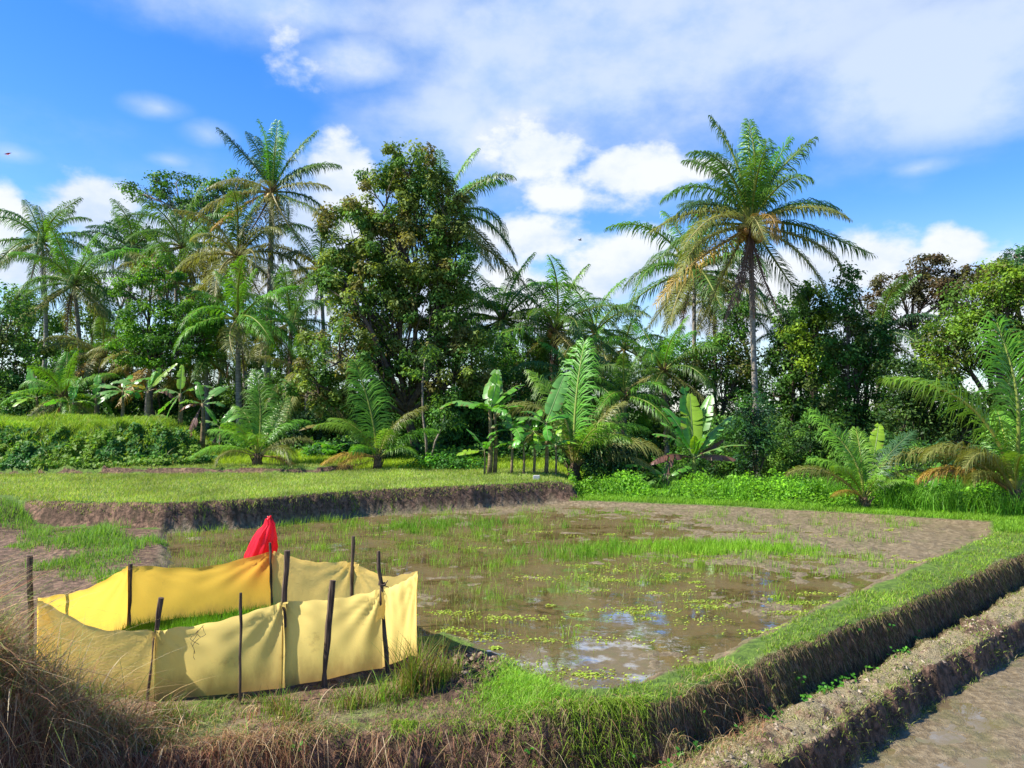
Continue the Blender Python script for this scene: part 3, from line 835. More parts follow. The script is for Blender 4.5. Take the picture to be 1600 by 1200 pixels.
o['label'] = 'back panel below the red bag, backlit orange painted in'
panel(cC, cD, zt['C'], zt['D'], .05, M_PALE, seed=3, rad1=2.4)
panel(cD, cE, zt['D'], zt['E'], .09, M_PALE, seed=4, rad0=2.4)
panel(cE, cF, zt['E'], zt['F'], .02, M_PALE, seed=5, nx=24, belly=0, rad0=1.2)
panel(cF, cG, zt['F'], zt['G'], .03, M_PALE, seed=6, belly=-.03, rad0=1.5)
panel(cG, cH, zt['G'], zt['H'], .035, M_PALE, seed=7, belly=-.02, nx=60)
panel(cH, cA, zt['H'], zt['A'], .10, M_PALE, seed=8, belly=-.03)

def stake(x, y, z0, z1, dx=0.0, r=.022, dy=0.0, lab=None, flat=.55, seed=0):
    rr = np.random.default_rng(seed); n = 9; t = np.linspace(0, 1, n)
    rad = r * (1 + .12 * rr.normal(size=n)); mb = MB()
    pts = np.stack([x + dx * t + rr.normal(size=n) * .004, y + dy * t + rr.normal(size=n) * .003, z0 + (z1 - z0) * t], -1) - FO
    mb.tube(pts, rad, 7, (1, 1, 1))
    o = obj('stake', mb.mesh('stake', M_WOOD, smooth=False), fence)
    if lab: o['label'] = lab
    return o
def stake_px(px0, py0, px1, py1, D, r=.02, off=0.0, seed=0, lab=None):
    """stake whose foot and top are seen at those photo pixels, D metres out"""
    a = at(px0, py0, D + off); b = at(px1, py1, D + off)
    g = H1(a[0], a[1]) - .15
    k = (g - b[2]) / (a[2] - b[2]) if abs(a[2] - b[2]) > 1e-6 else 1
    a = b + (a - b) * k
    return stake(a[0], a[1], a[2], b[2], b[0] - a[0], r, b[1] - a[1], lab, seed=seed)
stake_px(201, 975, 204, 881, 9.0, .024, -.03, 1)
stake_px(425, 948, 422, 848, 9.8, .016, -.03, 2)
stake_px(550, 925, 552, 838, 9.2, .024, -.03, 3, 'tall dark stake at the back of the fence')
stake_px(603, 1020, 591, 861, 7.75, .021, -.045, 4)
stake_px(436, 1065, 450, 860, 7.3, .028, .035, 5, 'tall stake behind the front cloth, dark end sticking up')
stake_px(508, 1052, 519, 907, 7.42, .028, -.05, 6, 'thick crooked stake in front of the cloth')
stake_px(375, 1088, 377, 926, 6.98, .013, -.03, 7, 'thin straight stake in front of the cloth')
stake_px(232, 1085, 251, 934, 6.95, .022, .03, 8, 'pale split stake with dark knots')
stake_px(47, 985, 46, 868, 7.8, .028, -.03, 9)
# the cord that ties the cloth to the right-hand stake, its loose end, and the loop of dry cord on the front
tb = MB(); c0 = at(597, 914, 7.68) - FO
for k in range(3):
    th = np.linspace(0, 6.3, 14); tb.tube(np.stack([c0[0] + .035 * np.cos(th), c0[1] + .035 * np.sin(th), c0[2] + .006 * k + .006 * np.sin(th * 2)], -1), .005, 4)
for dx, dz in ((.05, .03), (.07, -.02), (-.03, .04), (.06, .05)): tb.tube([c0, c0 + np.array([dx * .6, -.03, dz * .3]), c0 + np.array([dx, -.02, dz])], .005, 4)
obj('tie_cord', tb.mesh('tie_cord', M_WOOD), fence)
tb = MB(); c0 = at(311, 985, 6.9) - FO; rr = np.random.default_rng(5)
for k in range(4):
    a = np.cumsum(rr.normal(size=(9, 3)) * np.array([.028, .004, .02]), axis=0); a[:, 2] -= np.linspace(0, .16 * rr.random() + .04, 9)
    tb.tube(np.concatenate([[c0], c0 + a * .75]), .0022, 4)
obj('dry_cord', tb.mesh('dry_cord', M_WOOD), fence)
sv = []; c0 = at(596, 924, 7.64) - FO
fl = np.array([[0, 0, 0], [.02, -.01, -.01], [.045, -.02, -.14], [.03, -.015, -.27], [.0, -.02, -.25], [-.055, -.02, -.30], [-.03, -.015, -.16], [.01, -.03, -.12]]) + c0
obj('cloth_strip', mesh('cloth_strip', fl, [[0, 1, 2, 7], [7, 2, 3, 4], [7, 4, 5, 6]], None, M_PALE), fence)

# red plastic bag over the corner stake
def bag():
    m, t, out = newmat('red_plastic')
    p = principled(t, (.85, .02, .04), .28, .5)
    tr = t.n('ShaderNodeBsdfTranslucent'); tr.inputs[0].default_value = (1, .06, .07, 1)
    mx = t.n('ShaderNodeMixShader'); mx.inputs[0].default_value = .5
    t.link(p.outputs[0], mx.inputs[1]); t.link(tr.outputs[0], mx.inputs[2]); t.link(mx.outputs[0], out.inputs[0])
    r = np.random.default_rng(4)
    # outline rows: photo row, left px, right px
    rows = [(812, 414, 424), (820, 412, 428), (828, 404, 429), (840, 396, 429), (853, 390, 429), (866, 384, 426), (880, 381, 424), (893, 379, 422), (901, 380, 419)]
    nn = 44; V = []; n = len(rows)
    for k, (py, a, b) in enumerate(rows):
        A, B = at(a, py, 9.92), at(b, py, 9.92); c = (A + B) / 2; w_ = (B - A)[0] / 2
        for j in range(nn):
            th = j / nn * 2 * math.pi; fr = 1 + (.16 * (abs(math.sin(th * 4.5 + .25 * k)) - .5) + .10 * math.sin(th * 11 + k * .35) + .06 * r.normal()) * (1.1 if k < 5 else .75)
            V.append([c[0] + w_ * math.cos(th) * fr, c[1] + w_ * .8 * math.sin(th) * fr + .02, c[2] + .012 * math.sin(th * 5 + k)])
    V = np.array(V); base = V[-nn:].mean(0).copy()
    i = np.arange(n - 1)[:, None] * nn; j = np.arange(nn)[None]; kk = (j + 1) % nn
    Q = np.stack([i + j, i + kk, i + nn + kk, i + nn + j], -1).reshape(-1, 4)
    # knotted ears on top
    root = empty('plastic_bag', base, 'knotted red plastic bag pulled over the corner stake of the yellow fence', 'plastic bag')
    me = mesh('bag_body', V - base, Q, None, m); obj('bag_body', me, root)
    mb = MB(); tp = V[:nn].mean(0) - base
    for dx, dz, ww in ((.03, .05, .018), (-.012, .045, .012), (.045, .02, .012)):
        mb.tube([tp - np.array([0, 0, .03]), tp + np.array([dx * .4, 0, dz * .5]), tp + np.array([dx, 0, dz])], [.03, ww, .008], 6)
    mb.ball(tp, (.032, .03, .022))
    obj('knot', mb.mesh('knot', m), root)
bag()

# small concrete block by the bananas, kite and bird in the sky
def block():
    b = ghit(838, 750); m, t, out = newmat('pale_concrete')
    n1 = t.noise(t.n('ShaderNodeNewGeometry').outputs['Position'], 25, 5, .6)
    p = principled(t, t.mix(n1, (.35, .34, .31), (.6, .59, .56)), .9, .2, t.bump(n1, .3, .01)); t.link(p.outputs[0], out.inputs[0])
    import bmesh
    bm = bmesh.new(); bmesh.ops.create_cube(bm, size=1)
    for v in bm.verts: v.co = Vector((v.co.x * .19, v.co.y * .14, v.co.z * .14 + .06)); v.co.x += v.co.z * .05
    bmesh.ops.bevel(bm, geom=list(bm.edges), offset=.012, segments=2, affect='EDGES')
    me = bpy.data.meshes.new('concrete_block'); bm.to_mesh(me); bm.free(); me.materials.append(m)
    o = obj('concrete_block', me, label='small pale concrete block on the terrace edge below the banana stems', cat='concrete block'); o.location = b
block()
def kite():
    m, t, out = newmat('red_kite_fabric'); p = principled(t, (.75, .02, .06), .6, .2); t.link(p.outputs[0], out.inputs[0])
    c = at(12, 240, 90); root = empty('kite', c, 'tiny red kite flying at the far left of the sky', 'kite')
    s = .45
    V = np.array([[-1, 0, -.1], [0, .1, .28], [1, 0, .22], [.15, 0, -.38], [0, .3, 0]]) * s
    obj('sail', mesh('sail', V, None, [[0, 1, 4], [1, 2, 4], [2, 3, 4], [3, 0, 4]], m), root)
    mb = MB(); mb.tube(np.array([[-1, 0, -.1], [0, .12, .05], [1, 0, .22]]) * s, .02, 4); mb.tube(np.array([[0, .1, .28], [0, .2, 0], [.15, 0, -.38]]) * s, .02, 4)
    obj('spar', mb.mesh('spar', M_WOOD), root)
kite()
def bird():
    m, t, out = newmat('dark_feathers'); p = principled(t, (.03, .03, .035), .7, .2); t.link(p.outputs[0], out.inputs[0])
    c = at(906, 375, 60); mb = MB(); s = .16
    mb.ball((0, 0, 0), (s * .95, s * .3, s * .3)); mb.ball((s * .95, 0, s * .1), (s * .28, s * .2, s * .2))
    mb.add(np.array([[.4, .1, .1], [-.4, .1, .1], [-.3, 1.5, .6], [.1, 1.4, .65], [.4, -.1, .1], [-.4, -.1, .1], [-.3, -1.5, .6], [.1, -1.4, .65], [-.8, 0, 0], [-1.5, .25, 0], [-1.5, -.25, 0]]) * s,
           [[0, 1, 2, 3], [4, 5, 6, 7]], [[8, 9, 10]])
    o = obj('bird', mb.mesh('bird', m), label='tiny dark bird flying against the white cloud in mid sky', cat='bird'); o.location = c; o.rotation_euler = (0, 0, .5)
bird()

# ================================================================== trees
def lob(lst, D, dz=0.8):
    """crown lobes given where the photo shows them: (px, py, rx px, ry px[, depth shift])"""
    out = []
    for q in lst:
        px, py, rx, ry = q[:4]; dd = D + (q[4] if len(q) > 4 else 0); c = at(px, py, dd); s = dd / FPX
        out.append((c[0], c[1], c[2], rx * s, max(rx, ry) * s * dz, ry * s))
    return out
def tree(name, base_px, D, lobes, label, base_z=None, **kw):
    b = gp(base_px, D)
    if base_z is not None: b[2] = base_z
    b[2] -= .05
    return broad_tree(name, b, lob(lobes, D), label, **kw)

OLIVE = ((.12, .22, .035), (.16, .215, .045), (.09, .19, .035), (.20, .27, .05), (.17, .165, .045))
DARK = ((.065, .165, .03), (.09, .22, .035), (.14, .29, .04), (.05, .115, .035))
FRESH = ((.08, .25, .02), (.12, .32, .025), (.06, .18, .025))
YELG = ((.16, .28, .03), (.22, .34, .03), (.11, .20, .03), (.14, .15, .04))
BLUE = ((.04, .12, .045), (.06, .16, .055), (.045, .10, .055))

# the big brown-green tree in the middle
tree('broadleaf_tree', 655, 30, [(640, 262, 52, 42), (600, 315, 62, 50), (680, 330, 55, 60), (545, 365, 55, 50), (630, 400, 80, 60), (705, 410, 40, 70),
                                 (520, 430, 45, 40), (580, 470, 75, 55), (680, 490, 65, 60), (530, 550, 62, 45, -1.5), (610, 560, 60, 45), (690, 580, 60, 55), (480, 600, 40, 38, -1.5), (560, 615, 50, 30, -1),
                                 (735, 560, 40, 60)],
     'tall brownish-green tree with small leaves in the middle of the treeline', leaf=.145, clumps=560, per=130, cols=OLIVE, seed=21, trunk_r=.24, clump_r=.34, surf=.45, flat=.75)
# albizias on the left skyline
tree('albizia_tree', 330, 52, [(275, 282, 42, 13), (225, 300, 35, 11), (340, 300, 42, 16), (280, 312, 60, 14), (370, 285, 35, 16), (320, 330, 60, 14)],
     'flat-topped feathery tree on the left skyline beside the tall palm', leaf=.2, clumps=110, per=70, cols=FRESH + BLUE, seed=3, trunk_r=.2, clump_r=.6, flat=.35, bark=GREYBARK)
tree('albizia_tree', 190, 56, [(185, 350, 34, 9), (215, 365, 30, 14), (180, 385, 32, 16), (225, 395, 35, 16)],
     'smaller flat-crowned feathery tree behind the left palms', leaf=.2, clumps=60, per=70, cols=FRESH + BLUE, seed=4, trunk_r=.16, clump_r=.55, flat=.4, bark=GREYBARK)
# fresh green feathery tree on the left
tree('legume_tree', 245, 33, [(240, 430, 32, 26), (265, 420, 22, 22), (225, 500, 45, 38), (290, 490, 45, 35), (215, 545, 45, 30), (265, 550, 60, 32), (320, 520, 30, 30), (200, 450, 22, 20)],
     'fresh bright green feathery tree left of the tall grey palm trunk', leaf=.13, clumps=180, per=85, cols=FRESH + ((.14, .34, .03),), seed=5, trunk_r=.12, clump_r=.38, flat=.5)
# far left dark mass
tree('broadleaf_tree', 15, 34, [(5, 500, 45, 60), (25, 570, 50, 60), (-20, 600, 60, 60), (45, 625, 35, 35)],
     'dark green tree cut off by the left edge of the photo', leaf=.16, clumps=120, per=85, cols=DARK + ((.08, .12, .02),), seed=6, trunk_r=.16)
tree('broadleaf_tree', 150, 48, [(150, 440, 32, 25), (165, 480, 45, 35), (120, 530, 50, 45), (180, 560, 55, 45)],
     'dark crown behind the leftmost palms', leaf=.2, clumps=110, per=70, cols=DARK, seed=7, trunk_r=.18, clump_r=.6)
# tree right of the big one
tree('broadleaf_tree', 760, 33, [(770, 560, 45, 45), (745, 620, 40, 45), (800, 610, 45, 45), (715, 660, 45, 45), (775, 660, 50, 40)],
     'dark leafy tree just right of the big brownish tree', leaf=.14, clumps=170, per=85, cols=DARK + OLIVE[:1], seed=8, trunk_r=.14)
# right-hand group
tree('broadleaf_tree', 1110, 33, [(1110, 565, 40, 32), (1155, 580, 40, 40), (1085, 600, 30, 30), (1140, 540, 28, 28), (1160, 640, 45, 40)],
     'olive-green bushy tree behind the banana, left of the tall right palm trunk', leaf=.14, clumps=150, per=85, cols=YELG[2:] + DARK[1:3], seed=9, trunk_r=.13)
tree('broadleaf_tree', 1230, 37, [(1225, 500, 30, 40), (1250, 560, 50, 50), (1220, 600, 45, 60), (1270, 640, 60, 60), (1215, 680, 55, 50), (1150, 490, 30, 35), (1265, 700, 55, 45)],
     'very dark leafy tree right of the tall palm trunk', leaf=.16, clumps=260, per=85, cols=DARK, seed=10, trunk_r=.18)
tree('broadleaf_tree', 1270, 35, [(1262, 455, 18, 16), (1275, 480, 28, 28), (1265, 520, 35, 35), (1290, 560, 40, 40)],
     'leafy tree with a yellow-green top between the palm and the column tree', leaf=.16, clumps=110, per=85, cols=((.22, .38, .03), (.08, .20, .03), (.05, .13, .03)), seed=12, trunk_r=.12)
tree('broadleaf_tree', 1325, 33, [(1327, 425, 15, 14), (1322, 455, 19, 24), (1320, 500, 27, 28), (1325, 560, 45, 50), (1360, 590, 45, 60), (1300, 640, 45, 60), (1370, 530, 25, 30), (1350, 680, 60, 50)],
     'tall column-like tree wrapped in climbing leaves on the right', leaf=.15, clumps=260, per=90, cols=((.07, .20, .03), (.05, .14, .03), (.13, .20, .04), (.08, .24, .035)), seed=13, trunk_r=.14, clump_r=.36)
tree('umbrella_tree', 1436, 46, [(1455, 415, 30, 16), (1400, 445, 36, 22), (1450, 455, 48, 26), (1510, 430, 40, 12), (1490, 470, 35, 22), (1375, 480, 25, 28), (1430, 500, 25, 12), (1385, 540, 20, 25), (1540, 425, 20, 10)],
     'brownish umbrella-shaped tree with bare forked limbs against the sky on the right', leaf=.19, clumps=170, per=70, cols=((.11, .075, .035), (.07, .07, .03), (.10, .10, .03)), seed=14,
     trunk_r=.2, clump_r=.45, flat=.5, bark=(.16, .11, .08), trunk_to=tuple(at(1425, 500, 46)))
tree('broadleaf_tree', 1560, 30, [(1520, 470, 40, 32), (1570, 440, 45, 35), (1610, 480, 60, 60), (1480, 530, 42, 38), (1540, 530, 60, 45), (1600, 560, 60, 50), (1470, 580, 42, 34)],
     'big yellow-green tree filling the right edge of the photo', leaf=.14, clumps=330, per=90, cols=YELG, seed=15, trunk_r=.22, surf=.5)
tree('broadleaf_tree', 1600, 48, [(1590, 398, 30, 14), (1610, 420, 50, 20), (1575, 415, 20, 12)],
     'blue-green crown peeping over the yellow-green tree at the right edge', leaf=.2, clumps=50, per=70, cols=BLUE, seed=16, trunk_r=.16)
tree('broadleaf_tree', 1420, 28, [(1420, 600, 45, 40), (1465, 630, 50, 45), (1410, 660, 45, 45), (1500, 670, 60, 50), (1560, 640, 50, 45)],
     'green bushy tree behind the small right-hand palm', leaf=.12, clumps=230, per=90, cols=((.05, .14, .022), (.08, .15, .025), (.035, .085, .02)), seed=17, trunk_r=.12)
tree('broadleaf_tree', 350, 44, [(340, 470, 50, 40), (300, 520, 60, 50), (380, 540, 55, 55), (440, 520, 45, 55), (420, 590, 60, 45)],
     'mid-green crown behind the tall grey palm trunk', leaf=.17, clumps=190, per=85, cols=FRESH[2:] + DARK[1:3] + OLIVE[1:2], seed=31, trunk_r=.16, clump_r=.5)
tree('broadleaf_tree', 90, 45, [(60, 520, 50, 45), (100, 570, 60, 45), (30, 480, 30, 30)],
     'green crown behind the lower pale-fronded palm', leaf=.17, clumps=130, per=85, cols=DARK[1:3] + YELG[2:3], seed=32, trunk_r=.16, clump_r=.5)
tree('broadleaf_tree', 920, 46, [(830, 560, 60, 45), (900, 580, 60, 45), (970, 590, 60, 45), (1040, 560, 55, 40)],
     'green crowns behind the palms left of the right-hand gap', leaf=.17, clumps=200, per=85, cols=FRESH[2:] + DARK[1:3], seed=33, trunk_r=.16, clump_r=.5)
# thin pale stems under the big tree
def bare(px0, py0, pts, D, r0, label):
    b = at(px0, py0, D); b[2] = H1(b[0], b[1]) - .03; P = [b * 0] + [at(x_, y_, D) - b for x_, y_ in pts]
    mb = MB(); mb.tube(P, np.linspace(r0, r0 * .5, len(P)), 6, (.22, .18, .14))
    root = empty('slender_tree', b, label, 'tree', None)
    obj('trunk', mb.mesh('trunk', M_BARK), root)
    m2 = MB(); r = np.random.default_rng(px0); leaf_cloud(m2, np.array(P[-1])[None] + r.normal(size=(14, 3)) * .35, .3, 60, .12, DARK, r)
    obj('crown', m2.mesh('crown', M_LEAF), root)
bare(668, 715, [(666, 690), (661, 650), (660, 600), (664, 560)], 27.5, .06, 'slender pale trunk under the big brownish tree')
bare(672, 712, [(680, 690), (692, 665), (696, 640)], 27.3, .05, 'slanting pale trunk leaning right under the big brownish tree')

# ------------------------------------------------------------------ understorey
def shrub(px, py, rx, ry, D, cols, label, seed, leaf=.11, clumps=60, per=75, cat='shrub', **kw):
    b = gp(px, D); b[2] -= .03
    c = at(px, py, D); s = D / FPX; bot = b[2]
    zc = c[2]; rz = ry * s
    L = [(c[0], c[1], zc, rx * s * .8, rx * s * .6, rz)]
    r = np.random.default_rng(seed)
    for k in range(5):
        L.append((c[0] + r.uniform(-.8, .8) * rx * s, c[1] + r.uniform(-.4, .4) * rx * s, bot + (zc - bot) * r.uniform(.4, 1.1) , rx * s * .5, rx * s * .45, rz * r.uniform(.4, .7)))
    return broad_tree('shrub', b, L, label, cat=cat, leaf=leaf, clumps=clumps, per=per, cols=cols, seed=seed, trunk_r=.05, clump_r=.34, group='undergrowth shrubs', **kw)
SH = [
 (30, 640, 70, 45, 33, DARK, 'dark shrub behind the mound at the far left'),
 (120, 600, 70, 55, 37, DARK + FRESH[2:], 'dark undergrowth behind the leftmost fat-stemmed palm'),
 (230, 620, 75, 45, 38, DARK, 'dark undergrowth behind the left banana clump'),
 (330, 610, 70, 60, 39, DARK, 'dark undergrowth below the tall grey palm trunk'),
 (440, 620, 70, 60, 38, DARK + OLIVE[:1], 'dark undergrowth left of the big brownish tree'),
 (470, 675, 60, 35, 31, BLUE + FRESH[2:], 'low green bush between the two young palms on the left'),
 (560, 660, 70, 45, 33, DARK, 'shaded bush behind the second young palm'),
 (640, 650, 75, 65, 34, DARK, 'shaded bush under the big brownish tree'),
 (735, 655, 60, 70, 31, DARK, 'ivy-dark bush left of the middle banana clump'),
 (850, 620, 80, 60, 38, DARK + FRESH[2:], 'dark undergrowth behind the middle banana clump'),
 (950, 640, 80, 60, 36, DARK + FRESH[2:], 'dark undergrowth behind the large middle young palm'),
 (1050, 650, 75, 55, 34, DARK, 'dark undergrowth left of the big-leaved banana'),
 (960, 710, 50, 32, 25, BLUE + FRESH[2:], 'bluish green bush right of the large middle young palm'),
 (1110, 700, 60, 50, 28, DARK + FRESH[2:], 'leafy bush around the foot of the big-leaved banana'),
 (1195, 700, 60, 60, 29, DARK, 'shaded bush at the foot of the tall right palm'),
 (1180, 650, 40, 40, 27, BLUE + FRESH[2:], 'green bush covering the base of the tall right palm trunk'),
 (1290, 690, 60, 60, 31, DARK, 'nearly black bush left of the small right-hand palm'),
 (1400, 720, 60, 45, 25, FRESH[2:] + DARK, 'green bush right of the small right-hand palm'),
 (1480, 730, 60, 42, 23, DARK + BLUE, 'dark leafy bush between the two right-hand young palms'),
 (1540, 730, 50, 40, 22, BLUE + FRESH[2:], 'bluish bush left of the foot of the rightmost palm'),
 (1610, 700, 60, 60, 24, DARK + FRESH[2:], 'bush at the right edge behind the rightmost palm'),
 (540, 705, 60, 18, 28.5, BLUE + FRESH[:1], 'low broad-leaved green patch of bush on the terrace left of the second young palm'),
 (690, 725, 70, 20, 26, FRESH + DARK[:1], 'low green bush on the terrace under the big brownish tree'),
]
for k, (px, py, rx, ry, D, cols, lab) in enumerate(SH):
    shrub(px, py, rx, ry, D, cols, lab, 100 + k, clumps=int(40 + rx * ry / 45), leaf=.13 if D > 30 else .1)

# ================================================================== palms
SKY = 'tall coconut palms'
palm(1173, 352, 32, 1186, 5.0, 'tallest coconut palm on the right with golden lower fronds and a hanging dead frond', nuts=14, dead=0, trunk_r=.14, base_dist=32, elmin=0, fronds=[
    (100, 88, 10, .95, 'bright'), (30, 84, 14, .96, 'bright'), (170, 82, 22, .98, 'green'), (90, 70, 25, .95, 'green'), (60, 76, 30, 1.0, 'green'), (150, 74, 55, .9, 'green'), (205, 70, 75, .95, 'green'), (25, 64, 18, .98, 'green'), (-40, 82, 25, .8, 'bright'), (250, 66, 60, .8, 'green'),
    (120, 60, 70, .9, 'blue'), (175, 58, 85, .9, 'green'), (190, 40, 80, .8, 'blue'), (200, 26, 62, .95, 'olive'), (222, 4, 45, 1.1, 'olive'), (207, -12, 38, 1.2, 'olive'), (212, -34, 18, 1.1, 'gold'), (170, 10, 60, .85, 'green'),
    (5, 38, 52, .86, 'green'), (-18, 30, 60, .8, 'olive'), (8, 8, 40, 1.03, 'green'), (-12, -4, 50, .9, 'olive'), (-35, -30, 35, .9, 'olive'), (20, -48, 20, .85, 'green'), (60, 20, 60, .8, 'blue'),
    (280, 25, 110, .62, 'gold'), (255, 10, 90, .6, 'olive'), (300, 60, 90, .8, 'green'), (150, -55, 18, .8, 'olive'), (265, -78, 8, .86, 'dead'), (262, -82, 6, .8, 'dead'), (258, -80, 8, .7, 'dead'), (215, -86, 3, .84, 'dead'), (90, 45, 60, .8, 'green')])
palm(1085, 425, 42, 1092, 4.6, 'coconut palm behind and left of the tallest right palm', n=24, nuts=3, kinds=('bright', 'green', 'olive'))
palm(425, 300, 42, 415, 4.6, 'tall grey-trunked coconut palm with orange nuts on the left skyline', nuts=12, dead=0, trunk_r=.2, elmin=0, fronds=[
    (95, 88, 6, .9, 'bright'), (175, 84, 10, .84, 'bright'), (10, 84, 12, .86, 'bright'), (140, 80, 18, .8, 'green'), (60, 80, 15, .82, 'bright'), (150, 74, 22, .84, 'green'), (165, 62, 18, .98, 'blue'), (30, 68, 20, .92, 'green'), (40, 58, 45, .8, 'green'), (130, 66, 35, .7, 'green'),
    (5, 48, 55, .9, 'green'), (-10, 22, 45, .78, 'olive'), (10, 2, 55, .85, 'green'), (-25, -18, 25, .88, 'green'), (-50, -45, 15, .95, 'olive'), (-80, -60, 12, .85, 'olive'),
    (180, 34, 62, .78, 'olive'), (190, 8, 60, .75, 'green'), (205, -6, 42, .95, 'olive'), (215, -20, 32, .92, 'gold'), (235, -40, 22, .85, 'olive'), (255, -62, 10, .88, 'gold'), (300, -50, 25, .7, 'olive'), (270, 35, 110, .6, 'olive'),
    (100, 30, 60, .8, 'green'), (70, 10, 60, .75, 'blue')])
palm(65, 378, 42, 60, 3.4, 'wind-blown coconut palm at the far left of the skyline', n=22, kinds=('green', 'green', 'olive'), dead=2)
palm(115, 445, 38, 118, 3.3, 'lower coconut palm with pale drooping fronds right of the far left palm', n=24, kinds=('bright', 'green', 'olive'), dead=1)
palm(208, 390, 48, 205, 3.4, 'coconut palm below the smaller flat-crowned tree', n=20, kinds=('green', 'blue', 'green'))
palm(285, 385, 46, 290, 3.9, 'coconut palm with upswept fronds under the flat-topped feathery tree', n=20, kinds=('green', 'green', 'olive'))
palm(275, 440, 44, 285, 3.8, 'low-crowned palm with long arching fronds behind the fresh green tree', n=20, kinds=('green', 'olive', 'olive'))
palm(372, 400, 41, 382, 3.9, 'leaning palm with hanging brown fronds behind the tall grey trunk', n=20, dead=4, kinds=('green', 'olive', 'olive'))
palm(372, 500, 33, 376, 2.9, 'bright young-crowned palm left of the tall grey trunk', n=20, kinds=('bright', 'bright', 'olive'), dead=2)
palm(455, 505, 38, 458, 3.5, 'palm squeezed between the grey trunk and the big brownish tree', n=20, kinds=('green', 'green', 'olive'))
palm(500, 420, 44, 505, 3.6, 'palm half hidden by the left side of the big brownish tree', n=18, kinds=('green', 'olive', 'olive'))
palm(598, 440, 38, 600, 3.4, 'bright green palm showing through the big brownish tree', n=16, kinds=('bright', 'bright', 'green'))
palm(692, 340, 36, 700, 4.1, 'tall palm rising behind the right side of the big brownish tree', n=22, kinds=('bright', 'green', 'olive'))
palm(712, 500, 38, 705, 3.6, 'dark palm low behind the right side of the big brownish tree', n=18, kinds=('green', 'blue', 'green'))
palm(785, 500, 37, 788, 3.7, 'broad palm with upright bright fronds right of the big brownish tree', n=22, nuts=5, kinds=('bright', 'green', 'green'))
palm(868, 515, 35, 866, 3.5, 'palm with orange nuts and a dark stem in mid treeline', n=20, nuts=9, kinds=('bright', 'green', 'olive'), bark=(.09, .06, .045))
palm(930, 520, 42, 930, 3.2, 'small far palm right of the orange-nut palm', n=18, kinds=('bright', 'green', 'olive'))
palm(975, 545, 45, 975, 3.2, 'smallest far palm in the gap left of the right palms', n=16, kinds=('green', 'green', 'olive'))
palm(1037, 580, 33, 1040, 2.9, 'low palm with bright centre fronds in front of the right gap', n=22, kinds=('bright', 'green', 'olive'), dead=2)
palm(1375, 520, 44, 1370, 3.6, 'dark palm tips behind the column-like tree', n=16, kinds=('green', 'blue', 'green'))
palm(100, 620, 30, 99, 2.1, 'short fat-stemmed palm with ragged brown skirt at the left', n=16, kinds=('bright', 'bright', 'olive'), dead=4, bark=(.14, .10, .07))
palm(235, 570, 35, 232, 2.5, 'low palm in the undergrowth below the fresh green tree', n=18, kinds=('green', 'olive', 'gold'), dead=1)
palm(320, 560, 34, 322, 2.6, 'low palm in the undergrowth left of the grey trunk base', n=18, kinds=('bright', 'green', 'olive'))
palm(160, 555, 36, 150, 2.6, 'low yellowish palm behind the fat-stemmed palm', n=18, kinds=('green', 'olive', 'gold'))
palm(480, 590, 32, 480, 2.4, 'low palm with pale dry fronds left of the big tree foot', n=16, kinds=('green', 'olive', 'olive'), dead=2)
palm(605, 560, 35, 605, 2.8, 'shaded palm inside the lower crown of the big tree', n=14, kinds=('green', 'blue', 'green'))
palm(900, 600, 31, 905, 2.6, 'low palm behind the large middle young palm', n=18, kinds=('bright', 'green', 'olive'), dead=1)
palm(830, 590, 36, 832, 2.7, 'low dark palm above the middle banana clump', n=16, kinds=('green', 'green', 'olive'))
palm(975, 620, 30, 975, 2.4, 'low green palm left of the bright-centred low palm', n=16, kinds=('green', 'bright', 'olive'))
palm(1115, 470, 47, 1112, 3.6, 'far palm glimpsed below the golden fronds of the tallest palm', n=16, kinds=('green', 'olive', 'olive'))
palm(1240, 520, 40, 1245, 3.2, 'palm showing in the dark trees right of the tallest palm', n=16, kinds=('green', 'blue', 'olive'))

# young palms in front
def F(*rows): return [tuple(r_) for r_ in rows]
young_palm(402, 727, 'young palm with yellowish spreading fronds, left one on the terrace', 2.95, F(
    (100, 82, 25, 1.0, 'bright'), (150, 74, 50, .95, 'green'), (30, 62, 70, .95, 'bright'), (180, 52, 60, .85, 'green'), (10, 40, 60, .8, 'olive'), (200, 30, 70, .9, 'green'), (-30, 20, 60, .9, 'olive'),
    (240, 60, 60, .8, 'green'), (290, 50, 70, .8, 'green'), (60, 70, 30, 1.0, 'green'), (-10, 5, 60, .9, 'gold'), (215, 10, 60, .7, 'olive')), .42, seed=1)
young_palm(590, 733, 'young palm with one broad bright upright frond, second on the terrace', 2.9, F(
    (105, 86, 12, 1.15, 'bright'), (170, 66, 50, .95, 'green'), (185, 56, 68, 1.05, 'green'), (10, 42, 45, 1.0, 'bright'), (200, 24, 60, .9, 'gold'), (215, 16, 70, .8, 'gold'), (30, 66, 40, .8, 'green'),
    (-20, 30, 60, .7, 'green'), (230, 40, 60, .7, 'bright'), (80, 50, 60, .8, 'green'), (20, 55, 30, 1.0, 'olive'), (300, 60, 50, .7, 'green')), .5, seed=2)
